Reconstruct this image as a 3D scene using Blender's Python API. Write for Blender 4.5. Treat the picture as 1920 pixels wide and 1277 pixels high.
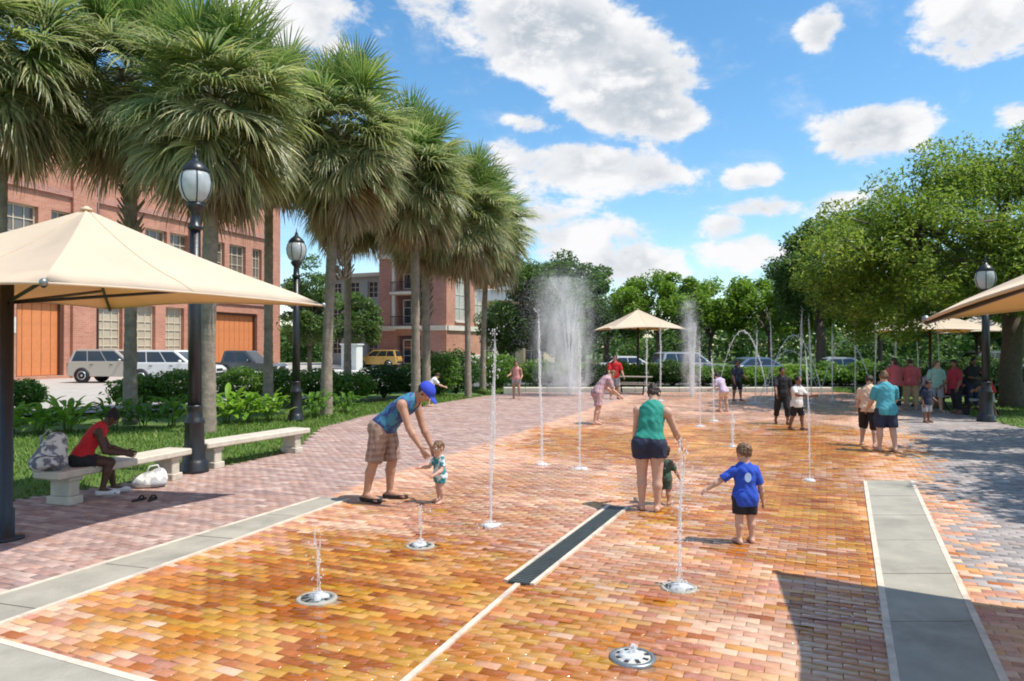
import bpy, math, random
import numpy as np
from mathutils import Vector, Matrix

# ------------------------------------------------------------------ clear
for o in list(bpy.data.objects):
    bpy.data.objects.remove(o)
SC = bpy.context.scene
COL = SC.collection
PI = math.pi
R = math.radians
random.seed(7)
RNG = np.random.default_rng(11)

# ------------------------------------------------------------------ camera
CAMZ = 2.06
FPX = 1350.0
cam_d = bpy.data.cameras.new('camera')
cam_d.sensor_width = 36.0
cam_d.lens = 36.0 * FPX / 1920.0
cam_d.clip_start = 0.05
cam_d.clip_end = 3000
cam = bpy.data.objects.new('camera', cam_d)
COL.objects.link(cam)
cam.location = (0, 0, CAMZ)
cam.rotation_euler = (R(90.488), 0, 0)
SC.camera = cam

# ------------------------------------------------------------------ light
TO_SUN = Vector((0.52, -0.14, 1.0)).normalized()
sun_d = bpy.data.lights.new('sun', 'SUN')
sun_d.energy = 4.2
sun_d.angle = R(0.55)
sun_d.color = (1.0, 0.95, 0.87)
sun = bpy.data.objects.new('sun', sun_d)
COL.objects.link(sun)
sun.rotation_euler = (-TO_SUN).to_track_quat('-Z', 'Y').to_euler()
sun.location = (30, -10, 60)

SC.view_settings.view_transform = 'Standard'
SC.view_settings.look = 'None'
SC.view_settings.exposure = 0.42
SC.view_settings.gamma = 1.0
SC.view_settings.use_curve_mapping = False
SC.render.engine = 'CYCLES'
SC.cycles.max_bounces = 8
SC.cycles.transparent_max_bounces = 24
SC.cycles.caustics_reflective = False
SC.cycles.caustics_refractive = False
SC.cycles.use_denoising = True
SC.cycles.filter_width = 1.9
SC.cycles.volume_bounces = 3
SC.cycles.volume_step_rate = 2.0
SC.cycles.volume_max_steps = 64


def NN(nt, kind, **kw):
    n = nt.nodes.new(kind)
    for k, v in kw.items():
        if k.startswith('i_'):
            n.inputs[k[2:]].default_value = v
        else:
            setattr(n, k, v)
    return n


def math_node(nt, op, a, b=None, c=None, clamp=False):
    n = nt.nodes.new('ShaderNodeMath')
    n.operation = op
    n.use_clamp = clamp
    for i, v in enumerate((a, b, c)):
        if v is None:
            continue
        if isinstance(v, (int, float)):
            n.inputs[i].default_value = v
        else:
            nt.links.new(v, n.inputs[i])
    return n.outputs[0]


def vmath(nt, op, a, b=None):
    n = nt.nodes.new('ShaderNodeVectorMath')
    n.operation = op
    for i, v in enumerate((a, b)):
        if v is None:
            continue
        if isinstance(v, (tuple, list, Vector)):
            n.inputs[i].default_value = tuple(v)
        else:
            nt.links.new(v, n.inputs[i])
    return n


def maprange(nt, v, a, b, c=0.0, d=1.0, smooth=True):
    n = nt.nodes.new('ShaderNodeMapRange')
    n.interpolation_type = 'SMOOTHSTEP' if smooth else 'LINEAR'
    nt.links.new(v, n.inputs[0])
    for i, x in enumerate((a, b, c, d)):
        n.inputs[i + 1].default_value = x
    return n.outputs[0]


def mixcol(nt, fac, a, b, blend='MIX'):
    n = nt.nodes.new('ShaderNodeMix')
    n.data_type = 'RGBA'
    n.blend_type = blend
    n.clamp_factor = True
    for sock, v in ((n.inputs[0], fac), (n.inputs[6], a), (n.inputs[7], b)):
        if isinstance(v, (int, float)):
            sock.default_value = v
        elif isinstance(v, (tuple, list)):
            sock.default_value = tuple(v) if len(v) == 4 else tuple(v) + (1,)
        else:
            nt.links.new(v, sock)
    return n.outputs[2]


# ------------------------------------------------------------------ sky with drifting cumulus
def make_world():
    w = bpy.data.worlds.new('World')
    SC.world = w
    w.use_nodes = True
    nt = w.node_tree
    nt.nodes.clear()
    out = NN(nt, 'ShaderNodeOutputWorld')
    bg = NN(nt, 'ShaderNodeBackground')
    sky = NN(nt, 'ShaderNodeTexSky')
    sky.sky_type = 'NISHITA'
    sky.sun_disc = False
    sky.sun_elevation = math.asin(TO_SUN.z)
    sky.sun_rotation = math.atan2(TO_SUN.x, TO_SUN.y)
    sky.air_density = 1.0
    sky.dust_density = 0.25
    sky.ozone_density = 2.0
    tc = NN(nt, 'ShaderNodeTexCoord')
    d = tc.outputs['Generated']
    hsv = NN(nt, 'ShaderNodeHueSaturation')
    hsv.inputs['Saturation'].default_value = 1.22
    hsv.inputs['Hue'].default_value = 0.492
    nt.links.new(sky.outputs[0], hsv.inputs['Color'])
    skyc = vmath(nt, 'SCALE', hsv.outputs[0])
    skyc.inputs['Scale'].default_value = 0.149
    # noise used to shape every cloud edge
    mp = NN(nt, 'ShaderNodeMapping')
    mp.inputs['Scale'].default_value = (1.0, 1.0, 1.7)
    nt.links.new(d, mp.inputs['Vector'])
    nz = NN(nt, 'ShaderNodeTexNoise', i_Scale=12.0, i_Detail=9.0, i_Roughness=0.63, i_Distortion=0.2)
    nt.links.new(mp.outputs[0], nz.inputs['Vector'])
    nz2 = NN(nt, 'ShaderNodeTexNoise', i_Scale=11.0, i_Detail=5.0, i_Roughness=0.5, i_Distortion=0.2)
    off = vmath(nt, 'ADD', mp.outputs[0], (0.030, -0.008, 0.085))
    nt.links.new(off.outputs[0], nz2.inputs['Vector'])
    big = NN(nt, 'ShaderNodeTexNoise', i_Scale=3.1, i_Detail=2.0, i_Roughness=0.5)
    nt.links.new(mp.outputs[0], big.inputs['Vector'])
    # cumulus groups by their bearing in the sky: (azimuth right of north, elevation, half width, half height, turn) degrees
    groups = [
        (-16.5, 24.5, 6.2, 3.6, 0, 1.1), (3.8, 23.2, 9.5, 3.8, -14, 1.75), (8.6, 19.9, 6.4, 4.0, -18, 1.9), (12.0, 17.9, 3.4, 2.4, -10, 1.5),
        (-6.0, 26.6, 7.0, 2.6, -6, 1.0), (-1, 30, 9, 3, 0, 1),
        (6.6, 13.6, 8.0, 2.0, -6, 1.0), (0.5, 14.0, 5.0, 2.0, -8, 0.8), (10.6, 13.2, 3.8, 1.2, -2, 0.9), (2.0, 17.0, 2.4, .7, -10, .6),
        (4.2, 9.0, 7.0, 2.6, -10, 1.0), (9.4, 6.6, 5.0, 2.0, 0, 1.0), (17.3, 6.8, 3.6, 1.7, 0, 1.0), (16.3, 9.0, 2.0, 1.1, 0, .95),
        (23.2, 22.0, 1.6, 1.6, 0, 0.9), (33.4, 21.2, 4.4, 3.2, 0, 1.1), (26.6, 14.9, 4.6, 2.1, 4, 1.05),
        (18.6, 12.6, 2.3, 0.9, 0, 0.8), (19.2, 10.4, 3.2, 0.8, 0, 0.75), (24.0, 10.2, 2.0, 1.0, 0, 0.7), (35.0, 15.0, 1.5, 1.0, 0, .8),
        (-60, 22, 14, 6, 5, 1), (70, 20, 16, 6, 0, 1), (110, 34, 18, 8, 10, 1), (160, 22, 20, 7, 0, 1), (215, 30, 18, 8, 0, 1), (265, 24, 16, 6, 0, 1),
        (-100, 48, 16, 9, 0, 1), (60, 55, 14, 8, 0, 1), (170, 60, 16, 8, 0, 1),
    ]
    acc = None
    for az, el, hw, hh, turn, amp in groups:
        a, e = R(az), R(el)
        c = Vector((math.sin(a) * math.cos(e), math.cos(a) * math.cos(e), math.sin(e)))
        r = Vector((math.cos(a), -math.sin(a), 0))
        u = r.cross(c)
        t = R(turn)
        r2 = (r * math.cos(t) + u * math.sin(t)) / R(hw)
        u2 = (u * math.cos(t) - r * math.sin(t)) / R(hh)
        x = vmath(nt, 'DOT_PRODUCT', d, r2).outputs['Value']
        y = vmath(nt, 'DOT_PRODUCT', d, u2).outputs['Value']
        z = vmath(nt, 'DOT_PRODUCT', d, c).outputs['Value']
        q = math_node(nt, 'ADD', math_node(nt, 'MULTIPLY', x, x), math_node(nt, 'MULTIPLY', y, y))
        v = math_node(nt, 'SUBTRACT', 1.0, q)
        front = math_node(nt, 'GREATER_THAN', z, 0.0)
        v = math_node(nt, 'MULTIPLY', math_node(nt, 'MAXIMUM', v, -1.0), amp)
        v = math_node(nt, 'SUBTRACT', v, math_node(nt, 'MULTIPLY', math_node(nt, 'SUBTRACT', 1.0, front), 4.0))
        if acc is None:
            acc = v
        else:
            sm = nt.nodes.new('ShaderNodeMath')
            sm.operation = 'SMOOTH_MAX'
            nt.links.new(acc, sm.inputs[0])
            nt.links.new(v, sm.inputs[1])
            sm.inputs[2].default_value = 0.25
            acc = sm.outputs[0]
    nscaled = math_node(nt, 'MULTIPLY', math_node(nt, 'SUBTRACT', nz.outputs[0], 0.5), 5.6)
    dens = math_node(nt, 'ADD', math_node(nt, 'MULTIPLY', math_node(nt, 'MAXIMUM', acc, -1.3), 1.25), nscaled)
    mask = maprange(nt, dens, -0.22, 0.85)
    wisp = maprange(nt, math_node(nt, 'ADD', math_node(nt, 'MULTIPLY', acc, 0.45), math_node(nt, 'MULTIPLY', nscaled, 0.7)), -0.35, 1.1, 0.0, 0.42)
    mask = math_node(nt, 'MAXIMUM', mask, wisp)
    # shading of the puffs
    dl = math_node(nt, 'SUBTRACT', nz.outputs[0], nz2.outputs[0])
    lit = maprange(nt, dl, -0.13, 0.13)
    thick = maprange(nt, dens, 0.5, 2.0)
    shade = math_node(nt, 'MULTIPLY', math_node(nt, 'SUBTRACT', 1.0, lit), math_node(nt, 'ADD', 0.25, math_node(nt, 'MULTIPLY', thick, 0.65)), clamp=True)
    ccol = mixcol(nt, shade, (0.73, 0.73, 0.74), (0.36, 0.41, 0.47))
    fin = mixcol(nt, mask, skyc.outputs[0], ccol)
    nt.links.new(fin, bg.inputs['Color'])
    bg.inputs['Strength'].default_value = 1.0
    nt.links.new(bg.outputs[0], out.inputs['Surface'])


make_world()


# ------------------------------------------------------------------ small tools
def G(px, py):
    """ground point seen at a place of the 1920x1277 survey picture"""
    Y = FPX * CAMZ / (py - 650.0)
    return ((px - 960.0) * Y / FPX, Y)


def P3(px, py, Y):
    return ((px - 960.0) * Y / FPX, Y, CAMZ + (650.0 - py) * Y / FPX)


def props(o, label=None, cat=None, group=None, kind=None):
    if label: o['label'] = label
    if cat: o['category'] = cat
    if group: o['group'] = group
    if kind: o['kind'] = kind
    return o


def thing(name, label, cat, loc=(0, 0, 0), rz=0.0, group=None):
    o = bpy.data.objects.new(name, None)
    o.empty_display_size = 0.2
    COL.objects.link(o)
    o.location = loc
    o.rotation_euler = (0, 0, rz)
    return props(o, label, cat, group)


def link(name, me, parent=None, loc=None, rot=None, scale=None):
    o = bpy.data.objects.new(name, me)
    COL.objects.link(o)
    if parent is not None: o.parent = parent
    if loc is not None: o.location = loc
    if rot is not None: o.rotation_euler = rot
    if scale is not None: o.scale = scale if hasattr(scale, '__len__') else (scale,) * 3
    return o


def dup(root, loc, rz, label=None, group=None, scale=None):
    r = root.copy()
    COL.objects.link(r)
    r.location = loc
    r.rotation_euler = (0, 0, rz)
    if label: r['label'] = label
    if group: r['group'] = group
    if scale: r.scale = (scale,) * 3
    for ch in list(root.children):
        c = ch.copy()
        COL.objects.link(c)
        c.parent = r
        for g in list(ch.children):
            k = g.copy()
            COL.objects.link(k)
            k.parent = c
    return r


def fast_mesh(name, V, F, mat=None, cols=None, smooth=False):
    """V (n,3) array, F (m,k) int array with one k"""
    V = np.asarray(V, dtype=np.float32)
    F = np.asarray(F, dtype=np.int32)
    m, k = F.shape
    me = bpy.data.meshes.new(name)
    me.vertices.add(len(V))
    me.vertices.foreach_set('co', V.ravel())
    me.loops.add(m * k)
    me.loops.foreach_set('vertex_index', F.ravel())
    me.polygons.add(m)
    me.polygons.foreach_set('loop_start', np.arange(0, m * k, k, dtype=np.int32))
    me.polygons.foreach_set('loop_total', np.full(m, k, dtype=np.int32))
    if smooth:
        me.polygons.foreach_set('use_smooth', np.ones(m, dtype=bool))
    me.update(calc_edges=True)
    if cols is not None:
        a = me.color_attributes.new('Col', 'FLOAT_COLOR', 'POINT')
        c4 = np.ones((len(V), 4), dtype=np.float32)
        c4[:, :3] = cols
        a.data.foreach_set('color', c4.ravel())
    if mat: me.materials.append(mat)
    return me


class MB:
    """collects shapes, then becomes ONE mesh object"""
    def __init__(s, M=None):
        s.v = []; s.f = []; s.sm = []; s.c = []
        s.M = M if M is not None else Matrix.Identity(4)
        s.col = (1, 1, 1)

    def add(s, vs, fs, smooth=False):
        b = len(s.v)
        for p in vs:
            s.v.append(tuple(s.M @ Vector(p)))
            s.c.append(s.col)
        for f in fs:
            s.f.append(tuple(i + b for i in f))
            s.sm.append(smooth)
        return s

    def box(s, c, size, rz=0.0, bevel=0.0, taper=1.0):
        hx, hy, hz = size[0] / 2, size[1] / 2, size[2] / 2
        b = min(bevel, hx * .45, hy * .45, hz * .45)
        ca, sa = math.cos(rz), math.sin(rz)
        def tr(x, y, z):
            if taper != 1.0:
                k = 1 + (taper - 1) * (z + hz) / (2 * hz)
                x *= k; y *= k
            return (c[0] + x * ca - y * sa, c[1] + x * sa + y * ca, c[2] + z)
        if b <= 0:
            vs = [tr(x * hx, y * hy, z * hz) for x in (-1, 1) for y in (-1, 1) for z in (-1, 1)]
            return s.add(vs, [(0, 1, 3, 2), (4, 6, 7, 5), (0, 4, 5, 1), (2, 3, 7, 6), (0, 2, 6, 4), (1, 5, 7, 3)])
        vs = []; idx = {}
        for x in (-1, 1):
            for y in (-1, 1):
                for z in (-1, 1):
                    for a in range(3):
                        p = [x * (hx - b), y * (hy - b), z * (hz - b)]
                        p[a] = (x * hx, y * hy, z * hz)[a]
                        idx[(x, y, z, a)] = len(vs)
                        vs.append(tr(*p))
        fs = []
        for a in range(3):
            o1, o2 = (a + 1) % 3, (a + 2) % 3
            for sg in (-1, 1):
                q = []
                for p1, p2 in ((-1, -1), (1, -1), (1, 1), (-1, 1)):
                    k = [0, 0, 0]; k[a] = sg; k[o1] = p1; k[o2] = p2
                    q.append(idx[(*k, a)])
                fs.append(tuple(q if sg > 0 else q[::-1]))
            for p1 in (-1, 1):
                for p2 in (-1, 1):
                    lo = [0, 0, 0]; hi = [0, 0, 0]
                    lo[a] = -1; hi[a] = 1; lo[o1] = hi[o1] = p1; lo[o2] = hi[o2] = p2
                    q = [idx[(*lo, o1)], idx[(*hi, o1)], idx[(*hi, o2)], idx[(*lo, o2)]]
                    fs.append(tuple(q if p1 * p2 < 0 else q[::-1]))
        for x in (-1, 1):
            for y in (-1, 1):
                for z in (-1, 1):
                    q = [idx[(x, y, z, a)] for a in range(3)]
                    fs.append(tuple(q if x * y * z > 0 else q[::-1]))
        return s.add(vs, fs)

    def tube(s, pts, rad, n=8, caps=True, smooth=True):
        pts = [Vector(p) for p in pts]
        if isinstance(rad, (int, float)): rad = [rad] * len(pts)
        vs = []; fs = []
        prev = None
        for i, p in enumerate(pts):
            t = (pts[min(i + 1, len(pts) - 1)] - pts[max(i - 1, 0)])
            t = t.normalized() if t.length > 1e-9 else Vector((0, 0, 1))
            if prev is None:
                a = Vector((1, 0, 0)) if abs(t.x) < .8 else Vector((0, 1, 0))
                a = (a - t * a.dot(t)).normalized()
            else:
                a = (prev - t * prev.dot(t)).normalized()
            prev = a
            b = t.cross(a)
            for k in range(n):
                th = 2 * PI * k / n
                vs.append(p + (a * math.cos(th) + b * math.sin(th)) * rad[i])
        for i in range(len(pts) - 1):
            for k in range(n):
                fs.append((i * n + k, i * n + (k + 1) % n, (i + 1) * n + (k + 1) % n, (i + 1) * n + k))
        s.add(vs, fs, smooth)
        if caps:
            s.f.append(tuple(len(s.v) - len(vs) + k for k in range(n))[::-1]); s.sm.append(False)
            s.f.append(tuple(len(s.v) - n + k for k in range(n))); s.sm.append(False)
        return s

    def lathe(s, prof, n=16, c=(0, 0, 0), smooth=True, flute=0.0):
        vs = []; fs = []
        for r, z in prof:
            for k in range(n):
                th = 2 * PI * k / n
                rr = r * (1 - (flute if k % 2 else 0))
                vs.append((c[0] + rr * math.cos(th), c[1] + rr * math.sin(th), c[2] + z))
        for i in range(len(prof) - 1):
            for k in range(n):
                fs.append((i * n + k, i * n + (k + 1) % n, (i + 1) * n + (k + 1) % n, (i + 1) * n + k))
        fs.append(tuple(range(n))[::-1])
        fs.append(tuple((len(prof) - 1) * n + k for k in range(n)))
        return s.add(vs, fs, smooth)

    def ball(s, c, r, n=10, m=6):
        r = r if hasattr(r, '__len__') else (r, r, r)
        vs = [(c[0], c[1], c[2] - r[2])]
        for i in range(1, m):
            ph = -PI / 2 + PI * i / m
            for k in range(n):
                th = 2 * PI * k / n
                vs.append((c[0] + r[0] * math.cos(ph) * math.cos(th), c[1] + r[1] * math.cos(ph) * math.sin(th), c[2] + r[2] * math.sin(ph)))
        vs.append((c[0], c[1], c[2] + r[2]))
        fs = [(0, 1 + (k + 1) % n, 1 + k) for k in range(n)]
        for i in range(m - 2):
            for k in range(n):
                a = 1 + i * n
                fs.append((a + k, a + (k + 1) % n, a + n + (k + 1) % n, a + n + k))
        a = 1 + (m - 2) * n
        fs += [(a + k, a + (k + 1) % n, len(vs) - 1) for k in range(n)]
        return s.add(vs, fs, True)

    def prism(s, poly, z0, z1):
        n = len(poly)
        A = sum(poly[i][0] * poly[(i + 1) % n][1] - poly[(i + 1) % n][0] * poly[i][1] for i in range(n))
        if A < 0: poly = poly[::-1]
        vs = [(x, y, z0) for x, y in poly] + [(x, y, z1) for x, y in poly]
        fs = [tuple(range(n))[::-1], tuple(range(n, 2 * n))]
        fs += [(i, (i + 1) % n, n + (i + 1) % n, n + i) for i in range(n)]
        return s.add(vs, fs)

    def quad(s, a, b, c, d):
        return s.add([a, b, c, d], [(0, 1, 2, 3)])

    def mesh(s, name, mat=None, col=False):
        me = bpy.data.meshes.new(name)
        me.from_pydata(s.v, [], s.f)
        me.polygons.foreach_set('use_smooth', s.sm)
        if col:
            a = me.color_attributes.new('Col', 'FLOAT_COLOR', 'POINT')
            c4 = np.ones((len(s.v), 4), dtype=np.float32)
            c4[:, :3] = np.array(s.c)
            a.data.foreach_set('color', c4.ravel())
        me.update()
        if mat: me.materials.append(mat)
        return me

    def build(s, name, mat=None, parent=None, loc=None, rz=None, col=False):
        o = link(name, s.mesh(name, mat, col), parent, loc)
        if rz is not None: o.rotation_euler = (0, 0, rz)
        return o


# ------------------------------------------------------------------ materials
MATS = {}


def mat(name, col, rough=0.6, var=0.15, vscale=6.0, bump=0.0, bscale=40.0, metal=0.0, spec=0.5, attr=False,
        coat=0.0, trans=0.0, tcol=None, grime=0.0, gscale=1.2, alpha=1.0, ior=1.5, coords='Object'):
    if name in MATS: return MATS[name]
    m = bpy.data.materials.new(name)
    m.use_nodes = True
    nt = m.node_tree
    b = nt.nodes['Principled BSDF']
    out = nt.nodes['Material Output']
    tc = NN(nt, 'ShaderNodeTexCoord')
    base = None
    if attr:
        at = NN(nt, 'ShaderNodeAttribute')
        at.attribute_name = 'Col'
        base = at.outputs['Color']
    else:
        rgb = NN(nt, 'ShaderNodeRGB')
        rgb.outputs[0].default_value = (*col, 1)
        base = rgb.outputs[0]
    if var > 0:
        nz = NN(nt, 'ShaderNodeTexNoise', i_Scale=vscale, i_Detail=5.0, i_Roughness=0.6)
        nt.links.new(tc.outputs[coords], nz.inputs['Vector'])
        f = maprange(nt, nz.outputs[0], 0.25, 0.75, 1 - var, 1 + var, False)
        sc = vmath(nt, 'SCALE', base)
        nt.links.new(f, sc.inputs['Scale'])
        base = sc.outputs[0]
    if grime > 0:
        nz = NN(nt, 'ShaderNodeTexNoise', i_Scale=gscale, i_Detail=7.0, i_Roughness=0.7, i_Distortion=0.4)
        nt.links.new(tc.outputs[coords], nz.inputs['Vector'])
        f = maprange(nt, nz.outputs[0], 0.48, 0.68, 0.0, grime)
        base = mixcol(nt, f, base, tuple(x * 0.45 + .01 for x in col))
    nt.links.new(base, b.inputs['Base Color'])
    b.inputs['Roughness'].default_value = rough
    b.inputs['Metallic'].default_value = metal
    b.inputs['Specular IOR Level'].default_value = spec
    b.inputs['IOR'].default_value = ior
    if coat:
        b.inputs['Coat Weight'].default_value = coat
        b.inputs['Coat Roughness'].default_value = 0.08
    if bump > 0:
        bz = NN(nt, 'ShaderNodeTexNoise', i_Scale=bscale, i_Detail=4.0, i_Roughness=0.6)
        nt.links.new(tc.outputs[coords], bz.inputs['Vector'])
        bp = NN(nt, 'ShaderNodeBump', i_Strength=bump, i_Distance=0.02)
        nt.links.new(bz.outputs[0], bp.inputs['Height'])
        nt.links.new(bp.outputs[0], b.inputs['Normal'])
    last = b.outputs[0]
    if trans > 0:
        tr = NN(nt, 'ShaderNodeBsdfTranslucent')
        if tcol is not None:
            tr.inputs['Color'].default_value = (*tcol, 1)
        else:
            nt.links.new(base, tr.inputs['Color'])
        mx = NN(nt, 'ShaderNodeMixShader')
        mx.inputs[0].default_value = trans
        nt.links.new(last, mx.inputs[1]); nt.links.new(tr.outputs[0], mx.inputs[2])
        last = mx.outputs[0]
    if alpha < 1:
        tp = NN(nt, 'ShaderNodeBsdfTransparent')
        mx = NN(nt, 'ShaderNodeMixShader')
        mx.inputs[0].default_value = alpha
        nt.links.new(tp.outputs[0], mx.inputs[1]); nt.links.new(last, mx.inputs[2])
        last = mx.outputs[0]
    nt.links.new(last, out.inputs['Surface'])
    MATS[name] = m
    return m


def wet_brick():
    m = bpy.data.materials.new('clay_paver')
    m.use_nodes = True
    nt = m.node_tree
    b = nt.nodes['Principled BSDF']
    at = NN(nt, 'ShaderNodeAttribute'); at.attribute_name = 'Col'
    geo = NN(nt, 'ShaderNodeNewGeometry')
    pos = geo.outputs['Position']
    fine = NN(nt, 'ShaderNodeTexNoise', i_Scale=26.0, i_Detail=6.0, i_Roughness=0.65)
    nt.links.new(pos, fine.inputs['Vector'])
    blot = NN(nt, 'ShaderNodeTexNoise', i_Scale=4.5, i_Detail=5.0, i_Roughness=0.65)
    nt.links.new(pos, blot.inputs['Vector'])
    k = maprange(nt, fine.outputs[0], 0.2, 0.8, 0.82, 1.18, False)
    sc = vmath(nt, 'SCALE', at.outputs['Color']); nt.links.new(k, sc.inputs['Scale'])
    base = sc.outputs[0]
    base = mixcol(nt, maprange(nt, blot.outputs[0], 0.52, 0.75, 0, 0.35), base, (0.55, 0.44, 0.36))   # lime bloom
    # water lying on the middle of the play area
    big = NN(nt, 'ShaderNodeTexNoise', i_Scale=0.42, i_Detail=4.0, i_Roughness=0.6, i_Distortion=0.6)
    nt.links.new(pos, big.inputs['Vector'])
    sep = NN(nt, 'ShaderNodeSeparateXYZ'); nt.links.new(pos, sep.inputs[0])
    xl = maprange(nt, math_node(nt, 'SUBTRACT', sep.outputs[0], math_node(nt, 'MULTIPLY', sep.outputs[1], 0.36)), -5.9, -4.6)
    xr = maprange(nt, math_node(nt, 'SUBTRACT', sep.outputs[0], math_node(nt, 'MULTIPLY', sep.outputs[1], 0.46)), 0.1, 0.6, 1.0, 0.0)
    area = math_node(nt, 'MULTIPLY', xl, xr)
    wet = math_node(nt, 'MULTIPLY', maprange(nt, big.outputs[0], 0.36, 0.52), area)
    for (nx, ny), rad in ((G(595, 1121), .75), (G(788, 1023), .7), (G(1272, 1101), .85), (G(1185, 1231), .6), (G(919, 986), .9), (G(1217, 960), .7), (G(1396, 1020), .6), (G(830, 950), .7)):
        dist = vmath(nt, 'DISTANCE', pos, (nx, ny, 0)).outputs['Value']
        dist = math_node(nt, 'ADD', dist, math_node(nt, 'MULTIPLY', math_node(nt, 'SUBTRACT', blot.outputs[0], .5), 1.3))
        soak = maprange(nt, dist, rad * .55, rad, 1.0, 0.0)
        wet = math_node(nt, 'MAXIMUM', wet, math_node(nt, 'MULTIPLY', soak, 1.35))
    pn = NN(nt, 'ShaderNodeTexNoise', i_Scale=1.3, i_Detail=5.0, i_Roughness=0.6, i_Distortion=0.8)
    nt.links.new(pos, pn.inputs['Vector'])
    pud = math_node(nt, 'MULTIPLY', maprange(nt, pn.outputs[0], 0.42, 0.54), wet)
    hs = NN(nt, 'ShaderNodeHueSaturation'); hs.inputs['Saturation'].default_value = 1.16; hs.inputs['Value'].default_value = 0.78
    nt.links.new(base, hs.inputs['Color'])
    base = mixcol(nt, math_node(nt, 'MULTIPLY', wet, .72), base, hs.outputs[0])
    nt.links.new(base, b.inputs['Base Color'])
    rr = math_node(nt, 'ADD', math_node(nt, 'MULTIPLY', wet, -0.36), 0.66)
    rr = math_node(nt, 'ADD', rr, math_node(nt, 'MULTIPLY', math_node(nt, 'SUBTRACT', fine.outputs[0], 0.5), 0.22))
    rr = math_node(nt, 'ADD', rr, math_node(nt, 'MULTIPLY', pud, -0.22), clamp=True)
    nt.links.new(rr, b.inputs['Roughness'])
    nt.links.new(math_node(nt, 'ADD', .4, math_node(nt, 'MULTIPLY', pud, .5)), b.inputs['Specular IOR Level'])
    bp = NN(nt, 'ShaderNodeBump', i_Strength=0.35, i_Distance=0.006)
    nt.links.new(fine.outputs[0], bp.inputs['Height'])
    nt.links.new(math_node(nt, 'SUBTRACT', 0.35, math_node(nt, 'MULTIPLY', pud, 0.28)), bp.inputs['Strength'])
    nt.links.new(bp.outputs[0], b.inputs['Normal'])
    return m


def brick_wall(name, c1, c2, mortar, scale=1.0):
    """distant brickwork: courses too small to be told apart singly"""
    m = bpy.data.materials.new(name)
    m.use_nodes = True
    nt = m.node_tree
    b = nt.nodes['Principled BSDF']
    tc = NN(nt, 'ShaderNodeTexCoord')
    sep = NN(nt, 'ShaderNodeSeparateXYZ'); nt.links.new(tc.outputs['Object'], sep.inputs[0])
    cmb = NN(nt, 'ShaderNodeCombineXYZ')
    nt.links.new(math_node(nt, 'ADD', sep.outputs[0], sep.outputs[1]), cmb.inputs[0])
    nt.links.new(sep.outputs[2], cmb.inputs[1])
    br = NN(nt, 'ShaderNodeTexBrick', i_Scale=1.0)
    br.inputs['Color1'].default_value = (*c1, 1); br.inputs['Color2'].default_value = (*c2, 1); br.inputs['Mortar'].default_value = (*mortar, 1)
    br.inputs['Brick Width'].default_value = 0.42 * scale; br.inputs['Row Height'].default_value = 0.14 * scale
    br.inputs['Mortar Size'].default_value = 0.012 * scale; br.inputs['Bias'].default_value = 0.0
    nt.links.new(cmb.outputs[0], br.inputs['Vector'])
    nz = NN(nt, 'ShaderNodeTexNoise', i_Scale=0.5, i_Detail=7.0, i_Roughness=0.65)
    nt.links.new(tc.outputs['Object'], nz.inputs['Vector'])
    sc = vmath(nt, 'SCALE', br.outputs['Color'])
    nt.links.new(maprange(nt, nz.outputs[0], 0.25, 0.75, 0.8, 1.2, False), sc.inputs['Scale'])
    nt.links.new(sc.outputs[0], b.inputs['Base Color'])
    b.inputs['Roughness'].default_value = 0.85
    bp = NN(nt, 'ShaderNodeBump', i_Strength=0.4, i_Distance=0.02)
    nt.links.new(br.outputs['Fac'], bp.inputs['Height']); bp.invert = True
    nt.links.new(bp.outputs[0], b.inputs['Normal'])
    return m


M_BRICK = wet_brick()
M_WALL = brick_wall('red_brick_wall', (0.42, 0.165, 0.105), (0.50, 0.225, 0.145), (0.46, 0.31, 0.24))
M_WALL2 = brick_wall('dark_and_shaded_brick', (0.36, 0.15, 0.12), (0.44, 0.20, 0.15), (0.45, 0.33, 0.29))  # darker brick of the string courses; also paints the tower front's shade
M_STONE = mat('pale_stone', (0.62, 0.56, 0.48), 0.8, .12, 2.0, .3, 30)
M_CONC = mat('band_concrete', (0.35, 0.325, 0.265), 0.75, .22, 2.2, .35, 60, grime=.4, gscale=.9)
M_LINE = mat('pale_edging', (0.66, 0.55, 0.44), 0.7, .2, 7.0, .3, 60, grime=.55, gscale=2.6)
M_MORTAR = mat('joint_sand', (0.27, 0.16, 0.095), 0.9, .2, 8.0, .3, 80)
M_BLACK = mat('black_painted_iron', (0.012, 0.014, 0.017), 0.38, .2, 8.0, .15, 30, spec=.6)
M_STEEL = mat('galvanised_steel', (0.30, 0.32, 0.32), 0.42, .2, 6.0, .2, 30, metal=.8)
M_GRATE = mat('drain_grate_steel', (0.10, 0.115, 0.11), 0.5, .2, 6.0, .2, 60, metal=.4)
M_CANVAS = mat('beige_shade_cloth', (0.74, 0.65, 0.50), 0.88, .07, 1.3, .5, 2.6, trans=.32, tcol=(0.95, 0.58, 0.24), grime=.12, gscale=.9)
M_GLASS = mat('dark_window_glass', (0.025, 0.032, 0.04), 0.06, .1, 3, spec=.9)
M_TRIM = mat('cream_window_frame', (0.60, 0.52, 0.40), 0.6, .1, 3)
M_BOARD = mat('orange_boarded_opening', (0.62, 0.215, 0.075), 0.7, .16, 1.6, .2, 20, grime=.25, gscale=.8)
M_BENCH = mat('cast_stone_bench', (0.56, 0.50, 0.41), 0.85, .14, 5.0, .4, 50, grime=.4, gscale=3.0)
M_GRASS = mat('grass_blades', (0.1, 0.2, 0.03), 0.6, 0, attr=True, trans=.3)
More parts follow.
